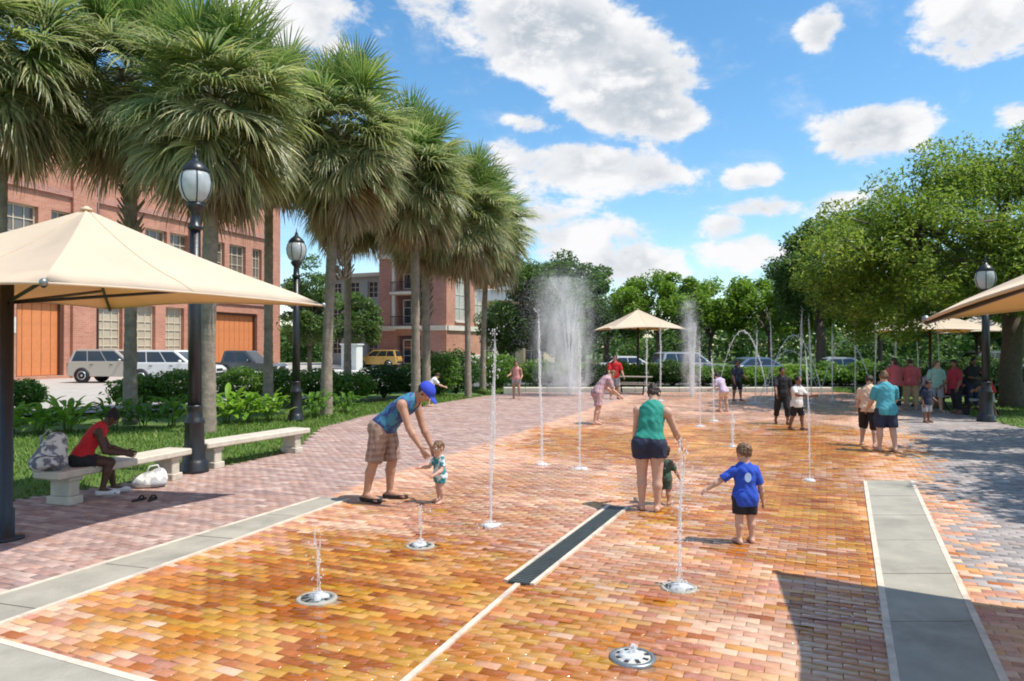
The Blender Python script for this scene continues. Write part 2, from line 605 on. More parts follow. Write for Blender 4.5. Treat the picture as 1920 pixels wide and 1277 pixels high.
M_SOILGRASS = mat('lawn_soil', (0.085, 0.15, 0.022), 0.9, .35, 7.0, .6, 60)
M_LEAF = mat('leaves', (0.1, 0.2, 0.03), 0.45, 0, attr=True, trans=.5, spec=.4)
M_FROND = mat('palm_blades', (0.1, 0.16, 0.04), 0.38, 0.12, 9.0, attr=True, trans=.52, spec=.6)
M_BARK = mat('bark', (0.12, 0.095, 0.07), 0.9, .3, 9.0, .8, 25)
M_PALMBARK = mat('palm_bark', (0.27, 0.22, 0.17), 0.9, .4, 5.0, .9, 18, grime=.5, gscale=2.2)
M_ASPHALT = mat('parking_concrete', (0.42, 0.39, 0.35), 0.85, .12, 1.5, .2, 60, grime=.3, gscale=.4)
M_TARMAC = mat('tarmac', (0.12, 0.12, 0.12), 0.85, .2, 2.0, .2, 60)


def water_mat(name, a, rough=.12):
    m = bpy.data.materials.new(name)
    m.use_nodes = True
    nt = m.node_tree
    b = nt.nodes['Principled BSDF']
    b.inputs['Base Color'].default_value = (0.93, 0.95, 0.97, 1)
    b.inputs['Roughness'].default_value = rough
    b.inputs['Specular IOR Level'].default_value = 0.3
    tl = NN(nt, 'ShaderNodeBsdfTranslucent'); tl.inputs[0].default_value = (0.95, 0.96, 0.97, 1)
    tp = NN(nt, 'ShaderNodeBsdfTransparent')
    m1 = NN(nt, 'ShaderNodeMixShader'); m1.inputs[0].default_value = 0.45
    nt.links.new(b.outputs[0], m1.inputs[1]); nt.links.new(tl.outputs[0], m1.inputs[2])
    m2 = NN(nt, 'ShaderNodeMixShader')
    tc = NN(nt, 'ShaderNodeTexCoord')
    nz = NN(nt, 'ShaderNodeTexNoise', i_Scale=16.0, i_Detail=3.0)
    nt.links.new(tc.outputs['Object'], nz.inputs['Vector'])
    nt.links.new(maprange(nt, nz.outputs[0], 0.3, 0.7, a * .75, min(1, a * 1.4)), m2.inputs[0])
    nt.links.new(tp.outputs[0], m2.inputs[1]); nt.links.new(m1.outputs[0], m2.inputs[2])
    nt.links.new(m2.outputs[0], nt.nodes['Material Output'].inputs['Surface'])
    return m


M_WATER = water_mat('aerated_water', 0.34, .5)
M_DROP = water_mat('water_drops', 0.5, .5)
M_FOAM = water_mat('splash_foam', 0.55, .4)

U = Vector((0.40, 0.917, 0)).normalized()      # the plaza grid runs away from the camera along U
W = Vector((U.y, -U.x, 0))                     # and to the right along W

# =================================================================== THE SETTING
def sheet(name, poly, z, m, kind='structure'):
    mb = MB()
    mb.add([(x, y, z) for x, y in poly], [tuple(range(len(poly)))])
    o = mb.build(name, m)
    if kind: o['kind'] = kind
    return o


def inside(poly, x, y):
    """vectorised point in polygon"""
    x = np.asarray(x); y = np.asarray(y)
    r = np.zeros(x.shape, bool)
    n = len(poly)
    for i in range(n):
        x1, y1 = poly[i]; x2, y2 = poly[(i + 1) % n]
        c = ((y1 > y) != (y2 > y)) & (x < (x2 - x1) * (y - y1) / (y2 - y1 + 1e-12) + x1)
        r ^= c
    return r


sheet('ground', [(-900, -300), (900, -300), (900, 1500), (-900, 1500)], -0.16, M_SOILGRASS)
LEFT_EDGE = [(-9.5, 2.0), (-8.6, 5.0), (-6.75, 9.6), (-5.45, 11.5), (-4.85, 12.7), (-4.3, 14.3), (-4.6, 16.5), (-4.85, 18.4), (-4.3, 21.7), (-2.3, 27.2), (-1.2, 30.0), (0.5, 32.6)]
RIGHT_EDGE = [(15.0, 32.6), (14.6, 26.0), (13.6, 21.4), (12.9, 18.3), (13.4, 12.0), (13.4, 2.0)]
PLAZA = LEFT_EDGE + RIGHT_EDGE
mb = MB(); mb.prism(PLAZA, -0.15, -0.012)
pavement = mb.build('pavement', M_MORTAR); pavement['kind'] = 'structure'
# parking court of pale concrete in front of the brick building, road and parking beyond the plaza
sheet('parking_court', [(-60, 17), (-19, 20.5), (-10.5, 24.5), (-5.0, 36.5), (-3.0, 62), (-10, 95), (-60, 95)], -0.05, M_ASPHALT)
sheet('far_road', [(-3.4, 37.5), (60, 36.5), (60, 52), (-2.2, 54)], -0.04, M_TARMAC)

# ---- bands of concrete let into the paving
BANDS = []      # polygons in which no brick lies


def band(poly, label_name, m=M_CONC, z=0.010, joints=0):
    BANDS.append(poly)
    b = MB(); b.prism(poly, -0.05, z - .006 if joints else z)
    o = b.build(label_name, m if not joints else M_MORTAR); o['kind'] = 'structure'
    if joints:
        # the outline is two rails of equal length; slabs are cut between them
        h = len(poly) // 2
        ra = [Vector(p) for p in poly[:h]]; rb_ = [Vector(p) for p in poly[h:]][::-1]
        def along(r, f):
            L = [0]
            for p, q in zip(r[:-1], r[1:]): L.append(L[-1] + (q - p).length)
            d = f * L[-1]
            for k in range(len(r) - 1):
                if d <= L[k + 1] + 1e-9: return r[k].lerp(r[k + 1], (d - L[k]) / (L[k + 1] - L[k]))
            return r[-1]
        for k in range(joints):
            f0, f1 = k / joints + .0008, (k + 1) / joints - .0008
            q = [along(ra, f0), along(ra, f1), along(rb_, f1), along(rb_, f0)]
            mb = MB(); mb.prism([tuple(p) for p in q], -.05, z + random.uniform(-.001, .001)); mb.build('slab', m, o)
    return o


def strip(a, b, w, z=0.014):
    a = Vector((a[0], a[1], 0)); b = Vector((b[0], b[1], 0))
    d = (b - a).normalized(); n = Vector((-d.y, d.x, 0)) * w / 2
    poly = [tuple((a + n).xy), tuple((b + n).xy), tuple((b - n).xy), tuple((a - n).xy)]
    mb = MB(); mb.prism(poly, -0.04, z)
    o = mb.build('edging_strip', M_LINE); o['kind'] = 'structure'
    return o


lb = [(-5.55, 0.5), (-4.25, 4.10), (-3.80, 5.35), (-2.43, 9.1), (-2.2, 9.75), (-2.62, 9.85), (-2.95, 9.05), (-4.25, 5.95), (-4.80, 4.30), (-6.1, 0.7)]
band(lb, 'concrete_band', joints=9)
strip((-5.55, .5), (-4.27, 4.05), .05); strip((-4.27, 4.05), (-3.80, 5.35), .05); strip((-3.80, 5.35), (-2.20, 9.73), .05)
strip((-6.1, .7), (-4.80, 4.3), .05); strip((-4.8, 4.3), (-4.25, 5.95), .05); strip((-4.25, 5.95), (-2.62, 9.83), .05)
rb = [(1.22, 2.0), (2.35, 4.43), (5.40, 11.05), (6.12, 11.05), (3.02, 4.43), (1.90, 2.0)]
band(rb, 'concrete_band', joints=8)
strip((1.22, 2.0), (2.35, 4.43), .05); strip((2.35, 4.43), (5.40, 11.03), .05)
strip((1.90, 2.0), (3.02, 4.43), .05); strip((3.02, 4.43), (6.12, 11.03), .05)
nc = [(-3.58, 5.03), (-2.28, 4.43), (-0.9, 3.80), (-0.4, 2.0), (-4.55, 2.0), (-4.10, 3.6)]
band(nc, 'concrete_slab')
strip((-3.60, 5.05), (-0.9, 3.81), .055)
strip((-0.9, 3.82), (0.05, 6.25), .045)
# the trench drain continues the thin line
dv = Vector((1.32, 3.02, 0)).normalized(); dn = Vector((dv.y, -dv.x, 0))
d0 = Vector((0.055, 6.28, 0)); d1 = Vector((1.375, 9.28, 0))
dr = thing('trench_drain', 'long dark steel trench drain grate let into the wet brick paving', 'drain', tuple((d0 + d1) / 2), math.atan2(dv.y, dv.x))
L = (d1 - d0).length
mb = MB(); mb.box((0, 0, -.002), (L, .21, .022)); mb.build('channel', M_GRATE, dr)
mb = MB()
for i in range(int(L / .045)):
    mb.box((-L / 2 + .02 + i * .045, 0, .011), (.022, .2, .010))
mb.build('grate', M_GRATE, dr)
for sd in (-1, 1):
    mb = MB(); mb.box((0, sd * .125, .004), (L, .04, .030)); mb.build('frame_rail', M_LINE, dr)
w = .15
BANDS.append([tuple((d0 + dn * w).xy), tuple((d1 + dn * w).xy), tuple((d1 - dn * w).xy), tuple((d0 - dn * w).xy)])

# ---- the clay pavers: rows run along W
NOZ = [(G(595, 1121), .165), (G(788, 1023), .15), (G(1272, 1101), .155), (G(1185, 1231), .155)]


def lay_bricks():
    bl, bw, gap = 0.184, 0.092, 0.0035
    S, T = np.meshgrid(np.arange(-100, 100), np.arange(0, 440), indexing='ij')
    s = (S + 0.5 * (T % 2)) * bl
    t = (T - 20) * bw
    x = s * W.x + t * U.x; y = s * W.y + t * U.y
    PK = RNG.integers(0, 1000, S.shape)
    same = RNG.random(S.shape) < .38
    for i in range(1, S.shape[0]): PK[i] = np.where(same[i], PK[i - 1], PK[i])
    keep = inside(PLAZA, x, y) & (y > 2.6)
    keep &= (np.abs(x) < 0.80 * y + 1.2)
    x = x[keep]; y = y[keep]; PK = PK[keep]
    inb = np.zeros(x.shape, bool)
    ex, ey = W.x * bl * .5, W.y * bl * .5
    for p in BANDS: inb |= inside(p, x + ex, y + ey) & inside(p, x - ex, y - ey) & inside(p, x, y)
    for (nx, ny), nr in NOZ: inb |= (x - nx) ** 2 + (y - ny) ** 2 < (nr - .02) ** 2
    x = x[~inb]; y = y[~inb]; PK = PK[~inb]
    n = len(x)
    # kinds of clay by place
    from mathutils import noise as mn
    f1 = np.array([mn.fractal(Vector((a * .45, b * .45, 3.1)), 1.0, 2.0, 4) for a, b in zip(x, y)])
    pal_o = np.array([(.50, .20, .06), (.56, .26, .08), (.43, .13, .04), (.60, .32, .11), (.33, .10, .04), (.64, .38, .15), (.50, .21, .09), (.58, .28, .12), (.55, .34, .10)])
    pal_p = np.array([(.55, .27, .155), (.62, .34, .21), (.50, .215, .125), (.66, .42, .28), (.58, .32, .22), (.61, .36, .18), (.44, .185, .13), (.66, .45, .32), (.58, .285, .14)])
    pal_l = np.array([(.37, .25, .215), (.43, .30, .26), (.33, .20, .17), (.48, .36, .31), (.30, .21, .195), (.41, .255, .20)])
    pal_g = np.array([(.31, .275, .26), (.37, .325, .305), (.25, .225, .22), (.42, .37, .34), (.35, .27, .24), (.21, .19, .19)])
    cols = np.zeros((n, 3)); cls = np.zeros(n, int)
    r = RNG.random(n)
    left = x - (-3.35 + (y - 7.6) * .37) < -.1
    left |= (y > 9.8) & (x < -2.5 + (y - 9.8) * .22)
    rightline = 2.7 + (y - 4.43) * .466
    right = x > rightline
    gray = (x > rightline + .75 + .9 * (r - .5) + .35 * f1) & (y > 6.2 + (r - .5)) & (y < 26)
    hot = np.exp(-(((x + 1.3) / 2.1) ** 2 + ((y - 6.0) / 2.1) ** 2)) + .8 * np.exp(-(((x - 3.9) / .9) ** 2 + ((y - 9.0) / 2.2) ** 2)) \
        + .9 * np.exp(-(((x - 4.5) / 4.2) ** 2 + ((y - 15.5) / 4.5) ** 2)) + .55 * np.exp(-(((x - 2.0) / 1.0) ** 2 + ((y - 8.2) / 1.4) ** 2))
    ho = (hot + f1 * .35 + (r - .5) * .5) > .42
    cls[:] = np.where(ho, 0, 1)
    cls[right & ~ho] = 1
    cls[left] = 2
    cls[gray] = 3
    pick = PK
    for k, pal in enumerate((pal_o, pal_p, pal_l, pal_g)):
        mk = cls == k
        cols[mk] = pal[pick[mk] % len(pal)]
    glare_wash = np.clip((y - 8.0) / 5.0, 0, 1) * .22 * (cls == 1)  # pale sky glare of the middle distance, painted into the brick colour
    cols = cols * (1 - glare_wash[:, None]) + np.array([.54, .41, .355]) * glare_wash[:, None]
    mean = np.zeros_like(cols)
    for k in range(4): mean[cls == k] = cols[cls == k].mean(0) if (cls == k).any() else 0
    cols = cols * .80 + mean * .20
    cols[cls == 0] *= np.array([.98, .92, .86]); cols[cls == 1] *= np.array([1.03, 1.02, 1.02])
    # size in the photograph decides which ones are pieces of their own
    px = 960 + x / y * FPX; py = 650 + CAMZ * FPX / y
    vis = (px > 0) & (px < 1920) & (py < 1275)
    order = np.argsort(np.where(vis, y, 1e6))
    single = np.zeros(n, bool); single[order[:300]] = True
    hx, hy, ch = (bl - gap) / 2, (bw - gap) / 2, .0035
    ang = math.atan2(W.y, W.x)
    base = np.array([(-hx, -hy, -.03), (hx, -hy, -.03), (hx, hy, -.03), (-hx, hy, -.03),
                     (-hx, -hy, -ch), (hx, -hy, -ch), (hx, hy, -ch), (-hx, hy, -ch),
                     (-hx + ch, -hy + ch, 0), (hx - ch, -hy + ch, 0), (hx - ch, hy - ch, 0), (-hx + ch, hy - ch, 0)])
    faces = np.array([(8, 9, 10, 11), (4, 5, 9, 8), (5, 6, 10, 9), (6, 7, 11, 10), (7, 4, 8, 11), (0, 1, 5, 4), (1, 2, 6, 5), (2, 3, 7, 6), (3, 0, 4, 7)])
    faces_far = faces[:5]
    # joined remainder
    idx = np.where(~single)[0]
    m = len(idx)
    a = ang + RNG.normal(0, .012, m)
    ca, sa = np.cos(a)[:, None], np.sin(a)[:, None]
    tx = RNG.normal(0, .012, m)[:, None]; ty = RNG.normal(0, .02, m)[:, None]
    dz = RNG.normal(0, .0012, m)[:, None]
    bx, by, bz = base[None, :, 0], base[None, :, 1], base[None, :, 2]
    V = np.stack([x[idx][:, None] + bx * ca - by * sa, y[idx][:, None] + bx * sa + by * ca, np.broadcast_to(bz + dz + tx * bx + ty * by, (m, 12))], -1)
    F = (faces_far[None] + (np.arange(m) * 12)[:, None, None]).reshape(-1, 4)
    C = np.repeat(cols[idx] * RNG.uniform(.8, 1.15, m)[:, None], 12, 0)
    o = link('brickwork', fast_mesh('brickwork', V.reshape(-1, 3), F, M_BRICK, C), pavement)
    o['kind'] = 'stuff'
    # near ones, each a piece of its own sharing the mesh of its clay
    meshes = {}
    for i in np.where(single)[0]:
        key = (cls[i], pick[i] % (len((pal_o, pal_p, pal_l, pal_g)[cls[i]])))
        if key not in meshes:
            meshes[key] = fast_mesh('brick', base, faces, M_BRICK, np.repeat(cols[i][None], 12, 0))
        o = link('brick', meshes[key], pavement, (x[i], y[i], random.gauss(0, .0012)), (random.gauss(0, .02), random.gauss(0, .012), ang + random.gauss(0, .012)))
    return n


lay_bricks()

# ---- lawn strips with blades
def lawn(poly, n, h=.07, z=0.0, seed=1):
    mb = MB(); mb.prism(poly, -.15, z)
    o = mb.build('lawn', M_SOILGRASS); o['kind'] = 'structure'
    rg = np.random.default_rng(seed)
    xs = [p[0] for p in poly]; ys = [p[1] for p in poly]
    X = rg.uniform(min(xs), max(xs), n * 4); Y = rg.uniform(min(ys), max(ys), n * 4)
    k = inside(poly, X, Y); X = X[k][:n]; Y = Y[k][:n]
    m = len(X)
    a = rg.uniform(0, 2 * PI, m); hh = h * rg.uniform(.5, 1.4, m); wd = .006 + .004 * rg.random(m) + .0004 * Y
    lx = rg.normal(0, .5, m) * hh; ly = rg.normal(0, .5, m) * hh
    V = np.zeros((m, 3, 3))
    V[:, 0] = np.stack([X - np.cos(a) * wd, Y - np.sin(a) * wd, np.full(m, z - .005)], -1)
    V[:, 1] = np.stack([X + np.cos(a) * wd, Y + np.sin(a) * wd, np.full(m, z - .005)], -1)
    V[:, 2] = np.stack([X + lx, Y + ly, z + hh], -1)
    pal = np.array([(.13, .25, .025), (.10, .20, .025), (.18, .28, .035), (.24, .27, .06), (.08, .16, .02)])
    C = np.repeat(pal[rg.integers(0, 5, m)] * rg.uniform(.8, 1.2, m)[:, None], 3, 0)
    g = link('grass', fast_mesh('grass', V.reshape(-1, 3), np.arange(m * 3).reshape(-1, 3), M_GRASS, C))
    g['kind'] = 'stuff'


lawn([(-14.5, 9.4), (-7.1, 9.0), (-6.78, 9.62), (-5.48, 11.52), (-4.88, 12.72), (-4.33, 14.32), (-4.63, 16.5), (-4.88, 18.4), (-4.33, 21.7), (-2.33, 27.2), (-1.23, 30.0),
      (-3.2, 31), (-6.2, 23.2), (-8.2, 19.0), (-14.5, 16.0)], 30000, .075, -.004, 3)
lawn([(13.0, 18.3), (13.7, 21.4), (14.7, 26.0), (22, 26.5), (22, 14), (13.5, 12)], 9000, .08, -.004, 4)
lawn([(0.5, 33.3), (15.2, 33.3), (22, 36), (-2.5, 36.8), (-1.2, 33.0)], 9000, .09, -.004, 5)

# =================================================================== BUILDINGS
def wall_open(mb, x0, x1, z0, z1, ops, y0, y1):
    xs = sorted({x0, x1, *[o[0] for o in ops], *[o[1] for o in ops]})
    for a, b in zip(xs[:-1], xs[1:]):
        if b <= x0 or a >= x1: continue
        cuts = sorted([(o[2], o[3]) for o in ops if o[0] <= a + 1e-6 and o[1] >= b - 1e-6])
        z = z0
        for c, d in cuts:
            if c > z: mb.box(((a + b) / 2, (y0 + y1) / 2, (z + c) / 2), (b - a, y1 - y0, c - z))
            z = max(z, d)
        if z < z1: mb.box(((a + b) / 2, (y0 + y1) / 2, (z + z1) / 2), (b - a, y1 - y0, z1 - z))


def window(parent, xa, xb, za, zb, y, frame_m=None, cols=2, rows=4, glass=None, sill=True, axis=0):
    """frame with a pane, glazing bars and a sill; axis 1 turns it on to a face that runs along y"""
    M = Matrix.Identity(4) if axis == 0 else Matrix(((0, -1, 0, 0), (1, 0, 0, 0), (0, 0, 1, 0), (0, 0, 0, 1)))
    fm = frame_m or M_TRIM
    w = xb - xa; h = zb - za; xc = (xa + xb) / 2; zc = (za + zb) / 2; t = .09
    mb = MB(M)
    mb.box((xa + t / 2, y, zc), (t, .12, h)); mb.box((xb - t / 2, y, zc), (t, .12, h))
    mb.box((xc, y, zb - t / 2), (w - 2 * t, .12, t)); mb.box((xc, y, za + t / 2), (w - 2 * t, .12, t))
    fr = mb.build('window', fm, parent)
    mb = MB(M); mb.box((xc, y + .03, zc), (w - 2 * t, .012, h - 2 * t)); mb.build('pane', glass or M_GLASS, fr)
    mb = MB(M)
    for i in range(1, cols): mb.box((xa + w * i / cols, y, zc), (.055, .07, h - 2 * t))
    for i in range(1, rows): mb.box((xc, y - .003, za + h * i / rows), (w - 2 * t, .07, .05))
    mb.build('glazing_bars', fm, fr)
    if sill:
        mb = MB(M); mb.box((xc, y - .16, za - .09), (w + .3, .42, .16)); mb.build('sill', M_STONE, fr)
    return fr


def brick_hall():
    d = (.328, .945)
    b = thing('brick_building', 'long red brick building with orange boarded openings behind the palms', 'building', (-22.5, 69.2, 0), math.atan2(d[1], d[0]))
    tt = lambda t: t - 25.7
    low = [(tt(0.0), tt(3.25), 0.15, 5.15), (tt(5.9), tt(7.9), 1.5, 5.15), (tt(8.9), tt(10.9), 1.5, 5.15), (tt(11.9), tt(13.8), 1.5, 5.15), (tt(16.9), tt(22.7), 0.15, 5.05)]
    low += [(tt(-8.5), tt(-5.2), .15, 5.15), (tt(-13.5), tt(-11.5), 1.5, 5.15)]
    up = []
    for a in (-12.9, -9.6, -6.6, -3.6, -.7, 2.3, 4.9, 7.5, 9.9, 12.3, 16.3, 19.0, 22.0):
        up.append((tt(a), tt(a + (2.1 if a < 20 else 1.3)), 7.6, 11.05))
    mb = MB()
    wall_open(mb, tt(-20), tt(24.0), -.1, 5.9, low, 0, .6)
    wall_open(mb, tt(-20), tt(24.0), 5.9, 12.2, up, 0, .6)
    wall_open(mb, tt(-20), tt(24.0), 12.2, 17.4, [], 0, .6)
    mb.box((tt(2), 12.6, 8.6), (44, 24, 17.0))
    mb.build('wall', M_WALL, b)
    mb = MB()
    for a, c in ((14.2, 15.6), (3.7, 5.5), (-4.6, -2.6), (24.0, 25.7)):
        mb2 = MB(); mb2.box((tt((a + c) / 2), .1, 8.2), (c - a, .7, 16.6)); mb2.build('pilaster', M_WALL, b)
    mb = MB(); mb.box((tt(25.35), 12.7, 8.3), (.66, 24.4, 16.8)); mb.build('end_wall', M_WALL, b)
    for z, h, y in ((5.98, .34, -.12), (12.3, .4, -.16)):
        for xa, xb in ((-20, -4.6), (-2.6, 3.7), (5.5, 14.2), (15.6, 24.0)):
            mb = MB(); mb.box((tt((xa + xb) / 2), y + .12, z), (xb - xa, .3, h)); mb.build('string_course', M_WALL2, b)
    mb = MB(); mb.box((tt(2.85), 12, 17.0), (46.5, 26, .6)); mb.build('cornice', M_STONE, b)
    for (xa, xb, za, zb) in low:
        if za < 1:
            f = MB()
            n = max(3, round((xb - xa) / .62))
            pw = (xb - xa) / n
            bd = MB(); bd.box(((xa + xb) / 2, .5, (za + zb) / 2), (xb - xa, .05, zb - za)); base = bd.build('boarded_opening', M_BOARD, b)
            pm = MB(); pm.box((0, 0, 0), (pw - .03, .06, zb - za - .1), bevel=.01); pme = pm.mesh('board', M_BOARD)
            for i in range(n): link('board', pme, base, (xa + pw * (i + .5), .43, (za + zb) / 2 - .02))
            fr = MB()
            fr.box((xa + .08, .3, (za + zb) / 2), (.16, .3, zb - za)); fr.box((xb - .08, .3, (za + zb) / 2), (.16, .3, zb - za)); fr.box(((xa + xb) / 2, .3, zb - .1), (xb - xa - .32, .3, .2))
            fr.build('opening_frame', mat('dark_brown_timber', (.10, .045, .025), .6), base)
        else:
            window(b, xa, xb, za, zb, .38, cols=3, rows=6, glass=mat('sunlit_blinds', (.46, .40, .30), .3, .1, 2, spec=.8))  # sunlit tone of the lower windows is put into the pane colour
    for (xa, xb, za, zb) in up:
        window(b, xa, xb, za, zb, .38, cols=3, rows=4, glass=mat('shaded_pane', (.16, .13, .10), .15, .1, 2, spec=.8))  # upper windows: shaded tone is set in the pane's base colour
    # wall sign by the boarded door
    s = MB(); s.box((tt(.35) - .75, -.03, 3.4), (.7, .05, 1.0), bevel=.01)
    s.build('notice_panel', mat('pale_notice', (.62, .60, .56), .6), b)
    # rain pipe
    s = MB(); s.tube([(tt(5.7), -.12, 0), (tt(5.7), -.12, 16.5)], .09, 8); s.build('rain_pipe', mat('brown_pipe', (.12, .06, .05), .5), b)


brick_hall()


def brick_tower():
    b = thing('apartment_building', 'brick corner tower with pale stone bands and balconies between the palm trunks', 'building', (-6.56, 72.0, 0), math.atan2(W.y, W.x))
    # local x runs right along the shaded front, local y runs away along the sunlit side
    front_op = [(-5.8, -2.9, .2, 3.2), (-5.8, -2.9, 4.3, 7.3), (-5.8, -2.9, 7.9, 10.7)]
    mb = MB()
    wall_open(mb, -8.0, -.5, -.1, 12.9, front_op, 0, .5)
    mb.box((-4.25, 5.2, 6.4), (7.4, 6.4, 12.9)); mb.build('front_wall', M_WALL2, b)  # shade of the front is put into its darker brick colour
    M = Matrix(((0, -1, 0, 0), (1, 0, 0, 0), (0, 0, 1, 0), (0, 0, 0, 1)))
    mb = MB(M)
    side_op = [(1.9, 4.5, 4.7, 10.2), (6.4, 8.6, 4.7, 8.6)]
    wall_open(mb, 0.0, 12.0, 1.2, 12.9, side_op, 0, .5); mb.build('side_wall', M_WALL, b)
    mb = MB(M); mb.box((6.0, .2, .55), (12.2, .7, 1.3)); mb.build('plinth', M_STONE, b)
    for xa, xb, za, zb in side_op:
        window(b, xa, xb, za, zb, .2, M_STONE, 2, 4, mat('sunlit_pane', (.40, .38, .33), .2, .1, 2), axis=1)  # pale pane colour carries the sunlit look of this side
    for z, h in ((3.95, .5), (11.4, .45)):
        mb = MB(M); mb.box((6.1, -.06, z), (12.0, .3, h)); mb.build('stone_band', M_STONE, b)
        for xa, xb in ((-8.1, -5.85), (-2.85, .06)):
            mb = MB(); mb.box(((xa + xb) / 2, -.1, z), (xb - xa, .28, h)); mb.build('stone_band', M_STONE, b)
    for k, z in enumerate((4.0, 7.5, 10.9)):
        mb = MB(); mb.box((-4.35, -.45, z), (3.2, 1.5, .28), bevel=.03)
        bal = mb.build('balcony', M_STONE, b)
        if k < 2:
            mb = MB()
            for i in range(15): mb.box((-5.85 + i * .214, -1.12, z + .62), (.03, .03, .95))
            mb.box((-4.35, -1.12, z + 1.12), (3.1, .05, .06)); mb.build('railing', M_BLACK, bal)
        for sx in (-5.6, -3.1):
            if k < 2:
                mb = MB(); mb.box((sx, -.95, z + 1.75), (.24, .24, 3.1)); mb.build('balcony_column', M_STONE, bal)
    for xa, xb, za, zb in front_op:
        window(b, xa + .5, xb - .5, za + .1, zb - .4, .45, M_STONE, 2, 3, sill=False)
    mb = MB(); mb.box((-4.0, 5.9, 13.1), (8.9, 12.8, .5), bevel=.08); mb.build('cornice', M_STONE, b)


brick_tower()


def flat_block(name, label, loc, rz, sx, sy, h, m, ops, roof_m, over=.5, roof_h=.45, glass=None):
    b = thing(name, label, 'building', loc, rz)
    mb = MB(); wall_open(mb, -sx / 2, sx / 2, -.1, h, ops, 0, .4); mb.box((0, sy / 2 + .6, h / 2), (sx - .05, sy, h - .06)); mb.build('wall', m, b)
    for o in ops: window(b, *o, .25, None, 2, 3, glass, sill=False)
    mb = MB(); mb.box((0, sy / 2, h + roof_h / 2), (sx + over * 2, sy + over * 2, roof_h), bevel=.05); mb.build('roof', roof_m, b)
    return b


M_BEIGE = mat('beige_render', (.50, .45, .37), .85, .1, .7)
M_GREY = mat('grey_render', (.30, .30, .29), .85, .1, .7)
M_WHITE = mat('white_roof', (.78, .77, .73), .6, .06, 1)
ops = [(-4.8 + i * 2.5, -3.5 + i * 2.5, z, z + 1.9) for i in range(4) for z in (1.2, 4.6, 7.6)]
flat_block('office_block', 'flat roofed grey beige block left of the brick tower', (-16.6, 82, 0), math.atan2(W.y, W.x), 10.5, 12, 10.0, M_GREY, ops, M_BEIGE)
ops = [(-2.6 + i * 1.9, -1.4 + i * 1.9, .3, 4.6) for i in range(3)]
flat_block('pavilion', 'cream pavilion with a white flat roof right of the brick tower', (-.15, 62, 0), R(-14), 4.6, 8, 6.0, mat('cream_render', (.62, .50, .33), .85, .1, .7), ops, M_WHITE, .55, 1.0)


# =================================================================== SHADE CANOPIES
def shade_canopy(label, corners, apex, post_xy, post_r=.065, group='beige shade canopies', arms=True, rise=.12, sag=.28):
    """four tensioned cloth panels on hip rafters, a post under them"""
    C4 = [Vector(c) for c in corners]
    A = Vector(apex)
    t = thing('shade_canopy', label, 'shade canopy', (post_xy[0], post_xy[1], 0), 0, group)
    O = Vector((post_xy[0], post_xy[1], 0))
    cen = sum(C4, Vector()) / 4
    nS, nR = 12, 8
    for i in range(4):
        a, b = C4[i], C4[(i + 1) % 4]
        vs = []; fs = []
        for side in (0, 1):
            for j in range(nR + 1):
                r = j / nR
                for k in range(nS + 1):
                    s_ = k / nS
                    bow = 4 * s_ * (1 - s_)
                    e = a.lerp(b, s_)
                    inw = Vector((cen.x - e.x, cen.y - e.y, 0)).normalized()
                    e = e + inw * sag * bow + Vector((0, 0, rise * bow))
                    p = A.lerp(e, max(r, .02))
                    p.z -= .10 * math.sin(PI * r) * (0.4 + bow * .6)
                    p.z -= .012 * side
                    if j == nR: p.z -= .03
                    vs.append(p - O)
        n1 = (nR + 1) * (nS + 1)
        for side in (0, 1):
            for j in range(nR):
                for k in range(nS):
                    q = [side * n1 + j * (nS + 1) + k, side * n1 + j * (nS + 1) + k + 1, side * n1 + (j + 1) * (nS + 1) + k + 1, side * n1 + (j + 1) * (nS + 1) + k]
                    fs.append(tuple(q[::-1] if side == 0 else q))
        for k in range(nS):
            a0 = nR * (nS + 1) + k
            fs.append((a0, a0 + 1, n1 + a0 + 1, n1 + a0))
        mb = MB(); mb.add(vs, fs, True)
        o = mb.build('canopy_panel', M_CANVAS, t)
        mb = MB()
        hem = []
        seam = [vs[j * (nS + 1) + nS // 2] + Vector((0, 0, .004)) for j in range(nR + 1)]
        mb.tube(seam, .006, 5); mb.build('seam', M_CANVAS, o); mb = MB()
        for k in range(nS + 1):
            hem.append(vs[nR * (nS + 1) + k] + Vector((0, 0, -.008)))
        mb.tube(hem, .014, 6); mb.build('hem', M_CANVAS, o)
    top = A - O - Vector((0, 0, .16))
    pz = A.z - .25 if arms is True else arms
    mb = MB()
    prof = [(post_r * 2.6, 0), (post_r * 2.6, .025), (post_r * 1.25, .03), (post_r * 1.25, .32), (post_r, .34), (post_r, pz)]
    mb.lathe(prof, 14); mb.build('post', M_BLACK, t)
    hub = Vector((0, 0, pz - .05))
    for c in C4:
        mb = MB()
        e = c - O - Vector((0, 0, .06))
        mid = top.lerp(e, .5) + Vector((0, 0, -.09))
        mb.tube([top, mid, e], .022, 6); mb.build('rafter', M_BLACK, t)
        mb = MB()
        mb.tube([Vector((0, 0, C4[0].z - .12)), top.lerp(e, .62) + Vector((0, 0, -.12))], .02, 6); mb.build('strut', M_BLACK, t)
        mb = MB(); mb.ball(tuple(c - O - Vector((0, 0, .03))), .035, 8, 5); mb.build('corner_fitting', M_STEEL, t)
    mb = MB(); mb.lathe([(.07, -.01), (.06, .012), (.03, .03), (.02, .04)], 10, tuple(A - O)); mb.build('cap', M_CANVAS, t)
    return t


def square_canopy(label, cx, cy, az, half_diag, zc, za, **k):
    cs = []
    for i in range(4):
        a = R(az + 90 * i)
        cs.append((cx + half_diag * math.sin(a), cy + half_diag * math.cos(a), zc))
    return shade_canopy(label, cs, (cx, cy, za), k.pop('post', (cx, cy)), **k)


